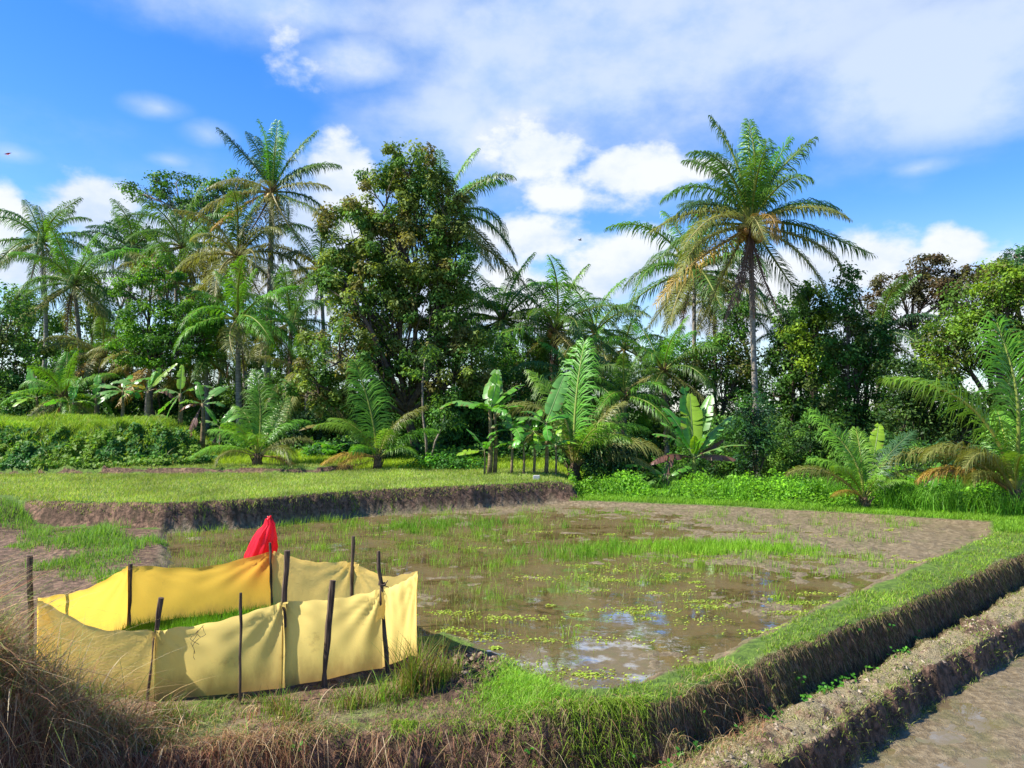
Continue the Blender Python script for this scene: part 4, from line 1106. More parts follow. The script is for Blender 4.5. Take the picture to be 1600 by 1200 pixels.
young_palm(897, 748, 'large young palm with a bushy base at the corner of the terrace wall', 3.95, F(
    (60, 80, 14, 1.12, 'bright'), (170, 78, 85, .95, 'olive'), (190, 72, 105, .85, 'olive'), (130, 80, 40, .95, 'green'), (30, 62, 60, .95, 'bright'), (5, 48, 60, 1.0, 'bright'), (-10, 38, 75, 1.05, 'olive'),
    (-20, 20, 55, .9, 'olive'), (110, 80, 60, .8, 'green'), (255, 70, 80, .6, 'olive'), (290, 66, 60, .85, 'green'), (-40, 45, 60, .85, 'green'), (90, 60, 50, .9, 'green'), (10, 70, 40, .9, 'olive')), .55, seed=3, wid=1.35)
young_palm(1350, 795, 'small young palm with fan of feathery fronds on the far bank at the right', 2.5, F(
    (120, 80, 25, 1.0, 'green'), (160, 62, 60, .9, 'green'), (180, 44, 65, 1.1, 'olive'), (30, 60, 25, 1.12, 'blue'), (5, 42, 50, .95, 'olive'), (70, 78, 30, .8, 'green'), (215, 40, 60, .6, 'gold'),
    (-30, 50, 60, .6, 'green'), (200, 66, 60, .8, 'green'), (15, 72, 40, .85, 'green'), (290, 55, 60, .6, 'green')), .32, seed=4, wid=1.4)
young_palm(1587, 802, 'biggest young palm with thick orange leaf stalks at the right edge', 3.6, F(
    (95, 88, 10, 1.2, 'bright'), (170, 76, 62, 1.2, 'green'), (185, 62, 95, 1.0, 'olive'), (200, 54, 90, .9, 'olive'), (172, 40, 62, .9, 'gold'), (190, 40, 75, .7, 'olive'), (10, 60, 50, .9, 'green'),
    (-20, 70, 60, .9, 'green'), (160, 50, 90, .8, 'dead'), (230, 70, 70, .7, 'green'), (60, 75, 40, .9, 'green'), (178, 46, 75, 1.15, 'olive')), .6, seed=5, wid=1.45)
young_palm(1040, 790, 'half-hidden young palm in the vines below the dry fronds', 1.2, F(
    (100, 70, 50, 1, 'green'), (180, 40, 70, 1, 'olive'), (0, 40, 70, 1, 'olive'), (40, 60, 50, .9, 'green'), (220, 50, 50, .9, 'green')), .2, D=24, seed=6)

# ------------------------------------------------------------------ banana plants
def bl(*rows): return list(rows)
GB = 'banana plants on the terrace edge'
B_MID = [
 (765, 738, 1.95, 25.0, .085, [(180, 30, 60, 1.3, 'pale'), (110, 78, 20, 1.1, 'lime'), (60, 62, 20, 1.25, 'pale'), (30, 50, 40, 1.3, 'fresh'), (-60, 20, 60, .8, 'fresh'), (240, 35, 70, .9, 'fresh')], 'tallest banana plant with twin brown stems, left in the middle clump'),
 (773, 738, 1.85, 25.1, .07, [(75, 70, 15, 1.3, 'pale'), (45, 48, 35, 1.0, 'pale'), (0, 40, 60, .8, 'fresh')], 'brown banana stem pressed against the tallest banana plant'),
 (757, 740, .75, 24.7, .035, [(160, 60, 30, .75, 'fresh'), (190, 5, 30, .7, 'lime'), (30, 60, 40, .6, 'fresh')], 'small thin banana sucker at the left end of the middle clump'),
 (799, 741, 1.35, 24.8, .05, [(90, 75, 60, .9, 'fresh'), (285, 20, 80, .9, 'fresh'), (20, 50, 50, .7, 'fresh'), (200, 10, 60, .7, 'fresh')], 'slim banana plant with one broad drooping leaf in the middle clump'),
 (818, 742, .85, 24.7, .045, [(110, 70, 30, .8, 'fresh'), (170, 20, 50, .8, 'fresh'), (10, 40, 50, .8, 'lime'), (250, 30, 60, .6, 'fresh')], 'short banana plant in the middle clump left of the concrete block'),
 (834, 742, 1.3, 24.9, .05, [(180, 30, 50, 1.1, 'pale'), (230, 5, 70, .9, 'fresh'), (290, -10, 60, .8, 'lime'), (60, 60, 30, .8, 'fresh'), (140, 40, 60, .9, 'fresh')], 'banana plant with yellow-green hanging leaf above the concrete block'),
 (853, 741, 1.55, 25.0, .07, [(80, 80, 12, 1.35, 'pale'), (170, 28, 60, 1.1, 'pale'), (270, -5, 60, .8, 'fresh'), (40, 40, 60, .9, 'fresh'), (200, 50, 60, .8, 'fresh')], 'dark-stemmed banana plant with one tall leaf right in the middle clump'),
 (868, 743, .9, 24.6, .04, [(60, 65, 30, .7, 'lime'), (190, 10, 40, .7, 'pale'), (0, 30, 60, .6, 'lime')], 'small banana plant at the right end of the middle clump'),
]
for k, (px, py, h, D, r0, lv, lab) in enumerate(B_MID): banana(gp(px, D - 1.3), h * 1.04, lab, [(a_, b_, c_, l_ * 1.22, k_) for a_, b_, c_, l_, k_ in lv] + [(r_, e_, 45, L_ * .8, 'fresh') for r_, e_, L_ in ((200 + 37 * k, 45, .9), (330 + 61 * k, 35, .8))], GB, 40 + k, r0)
B_LEFT = [
 (317, 712, 1.6, 27.5, .10, [(120, 70, 30, 1.0, 'fresh'), (60, 50, 40, 1.3, 'pale'), (180, 10, 60, .9, 'dead'), (200, 30, 60, .8, 'pale'), (-20, -30, 40, .9, 'fresh'), (250, -60, 20, 1.2, 'dead'), (10, 20, 60, .8, 'pale')], 'banana plant with thick shaggy stem on the left terrace grass'),
 (282, 708, 1.25, 28, .10, [(90, 85, 8, 1.1, 'lime'), (190, -35, 20, 1.1, 'fresh'), (220, -50, 20, 1.0, 'fresh'), (170, 30, 60, 1.1, 'pale'), (20, 40, 60, 1.2, 'pale')], 'banana plant with leaning dry stem beside the end of the mound'),
 (232, 660, 1.3, 29, .09, [(110, 70, 20, 1.1, 'lime'), (175, 35, 50, 1.5, 'pale'), (30, 60, 20, 1.5, 'lime'), (60, 72, 20, .9, 'fresh'), (-10, 20, 90, 1.3, 'dead'), (240, 40, 60, .9, 'old'), (200, 10, 60, 1.0, 'fresh')], 'wide banana plant with yellow leaf and brown hanging leaf behind the mound'),
 (192, 655, 1.2, 29.5, .08, [(170, 30, 60, 1.5, 'pale'), (200, 10, 60, 1.2, 'pale'), (20, 50, 50, 1.2, 'fresh'), (90, 60, 40, 1.0, 'fresh'), (230, -10, 50, 1.0, 'pale'), (330, 10, 60, 1.0, 'fresh')], 'banana plant with pale torn leaves left of the yellow-leaved one'),
 (150, 655, .9, 30, .07, [(100, 80, 20, 1.0, 'fresh'), (170, 30, 60, 1.0, 'pale'), (20, 40, 60, 1.1, 'fresh'), (210, 30, 60, .9, 'lime')], 'small banana plant behind the mound beside the fat-stemmed palm'),
 (115, 655, .8, 29, .07, [(120, 60, 40, 1.0, 'fresh'), (60, 78, 20, 1.1, 'fresh'), (200, 20, 60, 1.0, 'fresh'), (-10, 20, 60, 1.0, 'lime')], 'low banana plant directly under the fat-stemmed palm'),
 (58, 650, 1.0, 30, .07, [(90, 85, 10, 1.3, 'fresh'), (170, 30, 50, 1.2, 'lime'), (200, 10, 50, 1.0, 'fresh'), (20, 30, 60, 1.1, 'old'), (250, 0, 50, 1.0, 'lime')], 'leftmost banana plant, one leaf standing straight up'),
 (345, 690, 1.0, 30, .07, [(160, 40, 60, 1.0, 'pale'), (30, 50, 40, 1.0, 'fresh'), (90, 70, 20, .9, 'fresh'), (260, -50, 20, .9, 'dead')], 'banana plant in the shade left of the first young palm'),
 (460, 690, .8, 30, .06, [(180, 30, 60, 1.0, 'old'), (20, 40, 60, 1.2, 'old'), (90, 60, 40, .9, 'fresh'), (200, 50, 40, .8, 'lime')], 'ragged banana plant right of the first young palm'),
]
for k, (px, py, h, D, r0, lv, lab) in enumerate(B_LEFT): banana(gp(px, D), h, lab, lv, 'banana plants around the mound', 60 + k, r0)
hb = gp(1083, 24.5)
banana(hb, 1.55, 'largest banana plant with broad upright leaves on the right of the terrace', [
    (115, 82, 8, 2.3, 'fresh'), (80, 86, 10, 2.1, 'lime'), (40, 74, 12, 2.15, 'pale'), (140, 72, 30, 1.9, 'fresh'), (150, 62, 40, 1.7, 'fresh'), (172, 58, 60, 1.6, 'fresh'), (20, 50, 18, 2.0, 'pale'), (300, 60, 30, 1.1, 'fresh'), (-8, 28, 30, 1.7, 'pale'),
    (-25, 18, 40, 1.3, 'dead'), (190, 20, 60, 1.5, 'dead'), (250, 65, 20, .9, 'lime'), (5, 35, 10, 1.2, 'dead')], 'banana plants on the far bank', 81, .10, stemcol=(.22, .26, .05))
banana(gp(1042, 24.2), .75, 'low banana plant with drooping green leaves left of the largest one', [
    (170, 40, 50, 1.4, 'fresh'), (190, 25, 60, 1.2, 'fresh'), (120, 60, 40, 1.0, 'fresh'), (20, 50, 60, .9, 'fresh'), (210, 5, 50, 1.2, 'pale'), (300, -70, 10, .8, 'dead'), (60, 80, 10, .7, 'dead')], 'banana plants on the far bank', 82, .07)
banana(gp(1450, 20.5), .35, 'small banana plant with one pale folded leaf at the right', [
    (150, 60, 60, .8, 'pale'), (60, 70, 20, .9, 'fresh'), (30, 40, 60, .8, 'fresh')], 'banana plants on the far bank', 83, .04)
banana(gp(1362, 24), 1.3, 'thin banana shoot with a single upright leaf above the small right-hand palm', [
    (70, 72, 10, 1.3, 'lime'), (120, 80, 10, .7, 'fresh')], 'banana plants on the far bank', 84, .04)

# heliconia and taro-like leaves at ground level
def broadleaf_clump(px, D, n, size, label, seed, cols=('fresh',)):
    b = gp(px, D); root = empty('taro_plant', b, label, 'taro plant', 'broad-leaved ground plants'); r = np.random.default_rng(seed); random.seed(seed)
    for k in range(n):
        a = k * 137.5; o = obj('leaf', banana_leaf(int(r.choice([70, 50, 30])), 60, k % 3, cols[k % len(cols)], .36, .03), root)
        o.scale = (size,) * 3; o.rotation_euler = (0, 0, R(a)); o.location = (r.normal() * .12, r.normal() * .12, 0)
    return root
for k, (px, D, s_, lab) in enumerate([(520, 28, .8, 'broad-leaved taro left of the second young palm'), (545, 28.5, .7, 'second taro closest to the second young palm'), (495, 29, .7, 'taro farthest left in the shade of the big tree'),
        (1250, 22, .6, 'taro among the vines left of the small right-hand palm'), (1510, 19.5, .55, 'taro left of the rightmost palm'), (975, 23.5, .7, 'taro right of the large middle young palm')]):
    broadleaf_clump(px, D, 9, s_, lab, 200 + k)

# ================================================================== grass and ground cover
def scatter(n, x0, x1, y0, y1, mask, bias=2.0, r=None):
    """random ground points in a box, thicker close to the camera; mask(x, y) gives the chance to keep one"""
    r = r or rng; q = r.random(n)
    if bias == 0: y = y0 + (y1 - y0) * q
    elif bias == 1: y = y0 * (y1 / y0) ** q
    else:
        a = 1 - bias; y = (y0 ** a + (y1 ** a - y0 ** a) * q) ** (1 / a)
    x = x0 + (x1 - x0) * r.random(n); m = mask(x, y); k = r.random(n) < m; x, y = x[k], y[k]
    return np.stack([x, y, ground_h(x, y) - .005], -1)
LAWN = ((.22, .42, .03), (.17, .34, .02), (.29, .48, .04), (.27, .38, .06))
TAN = ((.56, .38, .19), (.48, .28, .15), (.66, .52, .32), (.44, .21, .12), (.32, .14, .08))
def inA(x, y): return sd(x, y, FIELD)
def pad(x, y): return sd(x, y, PAD)
def fen(x, y): return sd(x, y, SEED)

P = scatter(420000, .15, 16, 6.3, 19, lambda x, y: (inA(x, y) + .5 * (fbm(x, y, 5, 3) - .5) > .04) * sstep(.14, -.24, pad(x, y) + 1.2 * (fbm(x, y, 1.7, 4) - .5)) * (sd(x, y, TER) < 0) * (.05 + 1.15 * fbm(x + 9, y, 2.4, 3)))
P = P[P[:, 2] > -.03]
s = .5 + .9 * fbm(P[:, 0], P[:, 1], 2.0, 3)
blades('dike_grass', P, (.018 + .04 * rng.random(len(P))) * s * (1 + .02 * P[:, 1]), .0022 + .00028 * P[:, 1], cmix(len(P), LAWN + ((.36, .32, .12),), .25, weights=(.28, .22, .22, .16, .12)) * tonemod(P, 1.6, .9), .7, .15, seg=2,
       label='short bright green grass along the top of the paddy dike', cat='grass')
# shaggy dry roots over the cut face of the dike
def along(pts, n, r=None, power=1.0):
    r = r or rng; P_ = np.asarray(pts, float); L_ = np.hypot(*np.diff(P_, axis=0).T); mid = (P_[:-1] + P_[1:]) / 2
    w_ = L_ / np.hypot(mid[:, 0], mid[:, 1]) ** power; k = r.choice(len(L_), n, p=w_ / w_.sum()); t = r.random(n)[:, None]
    p = P_[k] * (1 - t) + P_[k + 1] * t; d = (P_[k + 1] - P_[k]) / L_[k][:, None]; nr = np.stack([d[:, 1], -d[:, 0]], -1)
    return p, nr
ep = [e for e in EDGE if e[0] > .2 and e[0] < 20] 
p, nr = along(ep, 46000)
off = rng.random(len(p)) * .30 - .06; xy = p + nr * off[:, None]
P = np.stack([xy[:, 0], xy[:, 1], ground_h(xy[:, 0], xy[:, 1]) + .015], -1)
blades('hanging_roots', P, (.02 + .06 * rng.random(len(P))) * (1 + .03 * P[:, 1]), .0016 + .00025 * P[:, 1], cmix(len(P), ((.28, .19, .11), (.18, .12, .07), (.36, .27, .16), (.14, .13, .05), (.16, .19, .05)), .3), .6,
       azim=np.arctan2(nr[:, 1], nr[:, 0]) + rng.normal(size=len(P)) * 1.1, mat=M_DRY, down=True, seg=2, label='brown dead roots and straw hanging down the cut face of the dike', cat='dry roots')
# second low bund: patchy low herbs
P = scatter(120000, .3, 14, 5.2, 18, lambda x, y: (sd(x, y, BUND) > -.05) * (inA(x, y) < -.02) * sstep(.34, .56, fbm(x, y, 2.4, 4)))
blades('bund_weeds', P, .02 + .05 * rng.random(len(P)), .003 + .0003 * P[:, 1], cmix(len(P), ((.22, .28, .05), (.30, .30, .09), (.16, .22, .04), (.34, .29, .14)), .2), .9, .3, seg=2,
       label='patchy grey-green weeds on the dry mud bund', cat='weeds')
P = scatter(150000, .3, 14, 5.2, 18, lambda x, y: (np.abs(sd(x, y, BUND) - .04) < .14) * (inA(x, y) < -.45) * sstep(.34, .52, fbm(x + 3, y, 1.9, 3)))
blades('bund_edge_grass', P, .03 + .07 * rng.random(len(P)), .0024 + .0003 * P[:, 1], cmix(len(P), ((.22, .32, .05), (.30, .32, .09), (.16, .25, .04), (.34, .30, .14)), .2), .9, .7, seg=3,
       label='olive grass spilling over the outer edge of the mud bund', cat='grass')
# little clods on the bund and the ditch rim
def clods(name, P, s0, s1, col, label, cat):
    n = len(P); r = np.random.default_rng(5)
    oc = np.array([[1, 0, 0], [0, 1, 0], [-1, 0, 0], [0, -1, 0], [0, 0, 1], [0, 0, -1]], float); F_ = np.array([[0, 1, 4], [1, 2, 4], [2, 3, 4], [3, 0, 4], [1, 0, 5], [2, 1, 5], [3, 2, 5], [0, 3, 5]])
    s = (s0 + (s1 - s0) * r.random(n) ** 3)[:, None, None]
    V = P[:, None] + oc[None] * s * (0.6 + .8 * r.random((n, 6, 1))) * np.array([1, 1, .6]) + r.normal(size=(n, 6, 3)) * s * .15
    T = (np.arange(n)[:, None, None] * 6 + F_[None]).reshape(-1, 3)
    obj(name, mesh(name, V.reshape(-1, 3), None, T, M_CLOD, np.repeat(cmix(n, col, .2, r), 6, axis=0), smooth=False), label=label, cat=cat, kind='stuff')
m_, t_, out_ = newmat('clod'); M_CLOD = m_
p_ = principled(t_, t_.n('ShaderNodeAttribute', attribute_name='Col').outputs['Color'], .95, .1); t_.link(p_.outputs[0], out_.inputs[0])
P = scatter(60000, .3, 12, 5.2, 15, lambda x, y: (sd(x, y, BUND) > .06) * (inA(x, y) < -.02) * (.25 + .75 * sstep(.4, .6, fbm(x, y, 3, 3))))
clods('soil_clods', P, .005, .035, ((.24, .18, .12), (.17, .12, .08), (.32, .26, .19), (.10, .07, .05)), 'crumbly dry clods of mud along the bund', 'soil clods')

P = scatter(9000, -1.1, -.05, 7.2, 8.5, lambda x, y: np.exp(-(((x + .5) / .36) ** 2 + ((y - 7.7) / .42) ** 2)) * (fen(x, y) < -.05) * (pad(x, y) < .05), bias=0)
clods('mound_clods', P, .006, .035, ((.17, .11, .07), (.12, .075, .05), (.24, .18, .12), (.09, .06, .04)), 'dark crumbly clods on the bare corner mound right of the yellow cloth', 'soil clods')
# front bank: green and dry blades behind and in front of the cloth
def bankmask(x, y): return (inA(x, y) > -.12) * (x < .35) * (x > -8) * (fen(x, y) < -.06) * (pad(x, y) < .02) * (y < 8.8)
P = scatter(90000, -5.5, .5, 4.6, 8.9, lambda x, y: bankmask(x, y) * (inA(x, y) < 1.3) * (.12 + sstep(.40, .58, fbm(x, y, 2.1, 4))) * sstep(8.9, 7.6, y) * (1 - .85 * np.exp(-(((x + .5) / .36) ** 2 + ((y - 7.65) / .42) ** 2))))
blades('bank_grass', P, .025 + .075 * rng.random(len(P)) ** 1.7, .0028, cmix(len(P), ((.14, .30, .02), (.20, .34, .04), (.34, .30, .14), (.26, .26, .08), (.42, .34, .20)), .2, weights=(.3, .2, .18, .16, .16)), .8, .35,
       label='mixed green and straw-coloured grass on the bank in front of the yellow cloth', cat='grass')
# thicker bright patch at the corner, and tall clump right of the cloth
def clump(cx, cy, rx, ry, n, h0, h1, cols, lean, droop, wd, name, label, cat='grass', mat=None, seed=0, wts=None):
    r = np.random.default_rng(seed); x_ = cx + r.normal(size=n) * rx; y_ = cy + r.normal(size=n) * ry
    P_ = np.stack([x_, y_, ground_h(x_, y_) - .01], -1)
    return blades(name, P_, h0 + (h1 - h0) * r.random(n) ** 1.3, wd, cmix(n, cols, .2, r, wts), lean, droop, label=label, cat=cat, mat=mat, r=r, seg=4)
clump(.08, 7.05, .20, .36, 8000, .04, .13, LAWN, .7, .4, .0034, 'corner_grass', 'thick bright green grass at the inner corner of the bank beside the water', seed=1)
for k, (cx, cy, n, h1, lab) in enumerate([(-.86, 7.15, 480, .66, 'tall grass tuft with brown bases right of the yellow cloth'), (-1.12, 7.0, 160, .34, 'green grass tuft in front of the right end of the cloth'),
        (-2.02, 6.75, 150, .30, 'green grass tuft below the thick crooked stake'), (-1.85, 6.55, 130, .26, 'low leaning grass tuft on the bank below the cloth middle'), (-.62, 7.35, 200, .34, 'reddish grass tuft between the tall tuft and the bare soil'),
        (-2.9, 6.55, 130, .30, 'straw and green tuft between the thin stake and the pale stake'), (-1.4, 6.85, 150, .28, 'bright tuft at the foot of the crooked stake')]):
    clump(cx, cy, .08, .06, n, .10, h1, ((.16, .32, .03), (.26, .34, .06), (.34, .24, .12), (.20, .12, .06)), .45, .15, .0042, 'grass_tuft', lab, seed=20 + k, cat='grass tuft', wts=(.35, .3, .2, .15))
for o in bpy.data.objects:
    if o.name.startswith('grass_tuft'): o.pop('kind', None); o['group'] = 'grass tufts in front of the cloth'
p, nr = along([(-1.0, 6.42), (-.5, 6.42), (.3, 6.46), (.9, 6.56), (1.22, 6.62)], 9000)
off = rng.random(len(p)) ** 1.6 * .34 - .12; xy = p + nr * off[:, None]; k_ = rng.random(len(p)) < sstep(.42, .58, fbm(xy[:, 0], xy[:, 1], 3.1, 3)) + .08; xy, nr = xy[k_], nr[k_]
P = np.stack([xy[:, 0], xy[:, 1], ground_h(xy[:, 0], xy[:, 1])], -1)
blades('lip_grass', P, .03 + .09 * rng.random(len(P)), .0034, cmix(len(P), LAWN, .25), 1.2, 1.5, azim=np.arctan2(nr[:, 1], nr[:, 0]) + rng.normal(size=len(P)) * .9, seg=4, label='bright green grass hanging over the lip of the bank at bottom centre', cat='grass')
# dry straw draped over the bank face
ep = [e for e in EDGE if e[0] < .6 and e[0] > -8]
p, nr = along(ep, 60000, power=1.6)
off = rng.random(len(p)) * .72 - .22; xy = p + nr * off[:, None]
lf = sstep(-.6, -3.4, xy[:, 0])
P = np.stack([xy[:, 0], xy[:, 1], ground_h(xy[:, 0], xy[:, 1]) + .01 + .12 * rng.random(len(p)) * (off > 0)], -1)
keep = rng.random(len(P)) < (.12 + .88 * sstep(-1.2, -3.2, xy[:, 0])) * sstep(.30, .62, fbm(xy[:, 0] * 1.2, P[:, 2] * 1.6 + 7, 2.8, 3)) * 1.2; P, nr, lf, off = P[keep], nr[keep], lf[keep], off[keep]
cT = cmix(len(P), TAN, .25, weights=(.2, .24, .1, .24, .22)); 
blades('dry_straw', P, .05 + .26 * rng.random(len(P)) ** 1.5 * (.6 + .6 * lf), .0018 + .0014 * rng.random(len(P)), cT, 1.0,
       azim=np.arctan2(nr[:, 1], nr[:, 0]) + rng.normal(size=len(P)) * 1.0, mat=M_DRY, down=True, seg=3, label='brown dry straw hanging down the face of the front bank', cat='dry grass')
p, nr = along([e for e in EDGE if e[0] < 2.3 and e[0] > -8], 26000, power=1.5)
off = rng.random(len(p)) * .6 - .16; xy = p + nr * off[:, None]
P = np.stack([xy[:, 0], xy[:, 1], ground_h(xy[:, 0], xy[:, 1]) + .01], -1)
k_ = rng.random(len(P)) < (.10 + .90 * sstep(-1.2, -3.0, P[:, 0])) * sstep(.32, .6, fbm(P[:, 0], P[:, 1] + P[:, 2], 2.0, 3)) * 1.5; P, nr = P[k_], nr[k_]
blades('tangled_straw', P, .10 + .24 * rng.random(len(P)), .0016 + .0012 * rng.random(len(P)), cmix(len(P), TAN + ((.24, .28, .08),), .25, weights=(.26, .2, .18, .14, .1, .12)), 1.3, 1.55,
       azim=np.arctan2(nr[:, 1], nr[:, 0]) + rng.normal(size=len(P)) * 1.3, mat=M_DRY, seg=5, label='tangled pale straw curling over the lip of the front bank', cat='dry grass')
# arching dry and green grass mound at the lower left
P = scatter(52000, -5.8, -1.7, 4.0, 6.9, lambda x, y: (inA(x, y) > -.55) * (fen(x, y) < -.08) * (.06 + sstep(-2.4, -3.6, x)) * sstep(.9, .2, inA(x, y)), bias=0)
lf = sstep(-2.4, -3.9, P[:, 0])
blades('dry_grass_heap', P, (.20 + .50 * rng.random(len(P)) ** 1.4) * (.40 + .85 * lf), .0022 + .0055 * rng.random(len(P)) ** 3, cmix(len(P), TAN + ((.20, .28, .06), (.30, .33, .10)), .25, weights=(.22, .20, .14, .16, .12, .08, .08)), 1.1, .75,
       mat=M_DRY, seg=5, label='heap of arching dry tan grass mixed with green at the lower left corner', cat='dry grass')
P = scatter(2600, -5.2, -2.6, 4.6, 6.4, lambda x, y: (inA(x, y) > -.2) * (fen(x, y) < -.05) * sstep(-2.9, -4.0, x), bias=0)
blades('long_grass_stalks', P, .35 + .5 * rng.random(len(P)), .0045, cmix(len(P), ((.45, .36, .22), (.30, .33, .10), (.22, .30, .06)), .2), .7, .35, mat=M_DRY, seg=6,
       label='long arching grass stalks standing above the dry heap at the left edge', cat='dry grass')
# small leaves sprouting on the dark bank faces
P1 = []
for k in range(70):
    e0 = rng.random(); p, nr = along([e for e in EDGE if -3 < e[0] < 8], 1); q = p[0] + nr[0] * rng.uniform(.0, .35)
    for j in range(rng.integers(3, 9)): P1.append([q[0] + rng.normal() * .03, q[1] + rng.normal() * .03, H1(q[0], q[1]) + rng.uniform(.01, .07)])
P1 = np.array(P1); nn_ = rng.normal(size=P1.shape) * .4 + np.array([0, -.5, .8])
mb = MB(); v, q, c = leafquads(P1, .045, nn_, cmix(len(P1), FRESH, .2), elong=.7); mb.add(v, q, None, c)
obj('bank_herbs', mb.mesh('bank_herbs', M_LEAF), label='small green herbs sprouting from the dark bank faces', cat='herbs', kind='stuff')

# seedlings inside the fence
P = scatter(42000, -4.7, -.9, 6.9, 9.9, lambda x, y: (fen(x, y) > .10) * 1.0, bias=0)
blades('rice_seedlings', P, .07 + .07 * rng.random(len(P)), .0028, cmix(len(P), ((.12, .34, .015), (.17, .42, .02), (.09, .26, .015)), .15), .35, .05, label='dense bright green rice seedlings inside the yellow cloth fence', cat='rice seedlings')
# upper terrace turf
P = scatter(330000, -19, 3, 16, 27, lambda x, y: (sd(x, y, TER) > .14) * (sd(x, y, MOUND) < .3) * (np.abs(sd(x, y, STEP2) - .02) > .09) * (.15 + 1.3 * fbm(x, y, 1.6, 4)), bias=1.0)
blades('terrace_grass', P, .03 + .08 * rng.random(len(P)) ** 2, .0065, cmix(len(P), ((.30, .46, .05), (.23, .40, .035), (.38, .50, .09), (.46, .47, .20)), .3) * tonemod(P, .8, .9), .6, .1, seg=2, label='short grass covering the upper terrace above the brown wall', cat='grass')
P = scatter(150000, -20, 8, 25.5, 42, lambda x, y: (sd(x, y, TER) > .1) * (sd(x, y, MOUND) < .2), bias=1.4)
blades('back_meadow', P, .10 + .14 * rng.random(len(P)), .011, cmix(len(P), ((.32, .48, .03), (.38, .52, .03), (.24, .38, .03)), .2), .5, .1, seg=2, label='yellow-green grass meadow under the palms at the back', cat='grass')
# mound: grass on the crest, vines on the front
P = scatter(110000, -26, -9.5, 23.4, 30, lambda x, y: (sd(x, y, MOUND) > .0) * sstep(.3, 1.1, sd(x, y, MOUND)), bias=1.0)
blades('mound_grass', P, .12 + .16 * rng.random(len(P)), .011, cmix(len(P), ((.26, .42, .03), (.18, .34, .02), (.34, .46, .06)), .25) * tonemod(P, .7, .8), .6, .2, seg=2, label='yellowish green grass on the crest of the mound at the left', cat='grass')
P = scatter(90000, -26, -9.5, 23.2, 26.5, lambda x, y: (sd(x, y, MOUND) > -.2) * (sd(x, y, MOUND) < 1.5), bias=0)
P[:, 2] += .02 + .45 * rng.random(len(P)) * np.clip(fbm(P[:, 0], P[:, 2] * 2, .9, 4) - .25, 0, 1)
mb = MB(); nn_ = rng.normal(size=P.shape) * .45 + np.array([0, -.6, .7]); tone = fbm(P[:, 0], P[:, 2] * 2, 1.1, 3)
cc = np.where((tone > .52)[:, None], cmix(len(P), ((.13, .26, .02), (.18, .28, .03)), .2), cmix(len(P), ((.04, .14, .02), (.07, .19, .03), (.10, .22, .05)), .25))
v, q, c = leafquads(P, .05 + .12 * rng.random(len(P)) ** 3, nn_, cc, elong=.8); mb.add(v, q, None, c)
obj('mound_vines', mb.mesh('mound_vines', M_LEAF), label='leafy vines covering the front of the mound at the left', cat='vines', kind='stuff')
P = scatter(9000, -26, -9.0, 23.2, 28, lambda x, y: (sd(x, y, MOUND) > -.4) * sstep(.5, .64, fbm(x, y, 1.1, 3)), bias=0)
blades('mound_weeds', P, .15 + .4 * rng.random(len(P)) ** 2, .012, cmix(len(P), ((.18, .36, .03), (.28, .44, .05), (.34, .34, .12)), .25), .6, .35, seg=4, label='ragged taller weeds sticking out of the vines on the mound', cat='weeds')
# grass strip between the left mud and the paddy
P = scatter(120000, -17, -5.2, 10.6, 21, lambda x, y: sstep(-.25, .25, sd(x, y, STRIP) + 2.0 * (fbm(x, y, .9, 3) - .50)) * (sd(x, y, TER) < -.05), bias=1.2)
s = fbm(P[:, 0] + 3, P[:, 1], 1.2, 3)
blades('strip_grass', P, .05 + .9 * np.clip(s - .35, 0, 1) * rng.random(len(P)), .006, cmix(len(P), ((.14, .34, .03), (.20, .40, .04), (.20, .33, .09)), .2), .4, .15, seg=3, label='tall bright grass on the low strip left of the paddy', cat='grass')
P = scatter(60000, -16, -4.6, 7.2, 17, lambda x, y: sstep(.52, .66, fbm(x, y, 1.6, 4)) * (sd(x, y, LMUD) > -.5) * .5, bias=1.2)
blades('mud_weeds', P, .015 + .04 * rng.random(len(P)), .006, cmix(len(P), ((.20, .30, .06), (.28, .34, .08), (.14, .24, .04)), .2), 1.2, .3, seg=2, label='creeping yellow-green weeds on the brown mud at the left', cat='weeds')
# grass in the flooded paddy
def padmask(x, y): return (pad(x, y) > .12) * (fen(x, y) < -.1)
n_a = lambda x, y: fbm(x + 5, y + 2, .9, 4)
def weedmask(x, y):
    a = sstep(.46, .62, n_a(x, y)) * (.5 + .5 * sstep(.5, .6, fbm(x, y, 4, 2)))
    lft = sstep(5.5, -1, x - .25 * (y - 12)); open_ = np.exp(-(((x - 1.2) / 1.9) ** 2 + ((y - 8.6) / 1.2) ** 2)); far = sstep(17.5, 19, y) * sstep(-2, 1, x)
    return padmask(x, y) * (a * (.12 + .38 * lft) + .05 * lft) * (1 - open_ * .97) * (1 - .85 * far)
P = scatter(210000, -7.5, 10.5, 7.3, 20.8, weedmask, bias=1.3); P[:, 2] = np.maximum(P[:, 2], -.01)
blades('paddy_weeds', P, .03 + .11 * rng.random(len(P)) ** 2, .0018 + .00018 * P[:, 1], cmix(len(P), ((.24, .36, .06), (.30, .40, .08), (.18, .30, .04), (.32, .32, .12)), .2), .35, .1, seg=2, label='thin scattered green weeds standing in the muddy paddy water', cat='weeds')
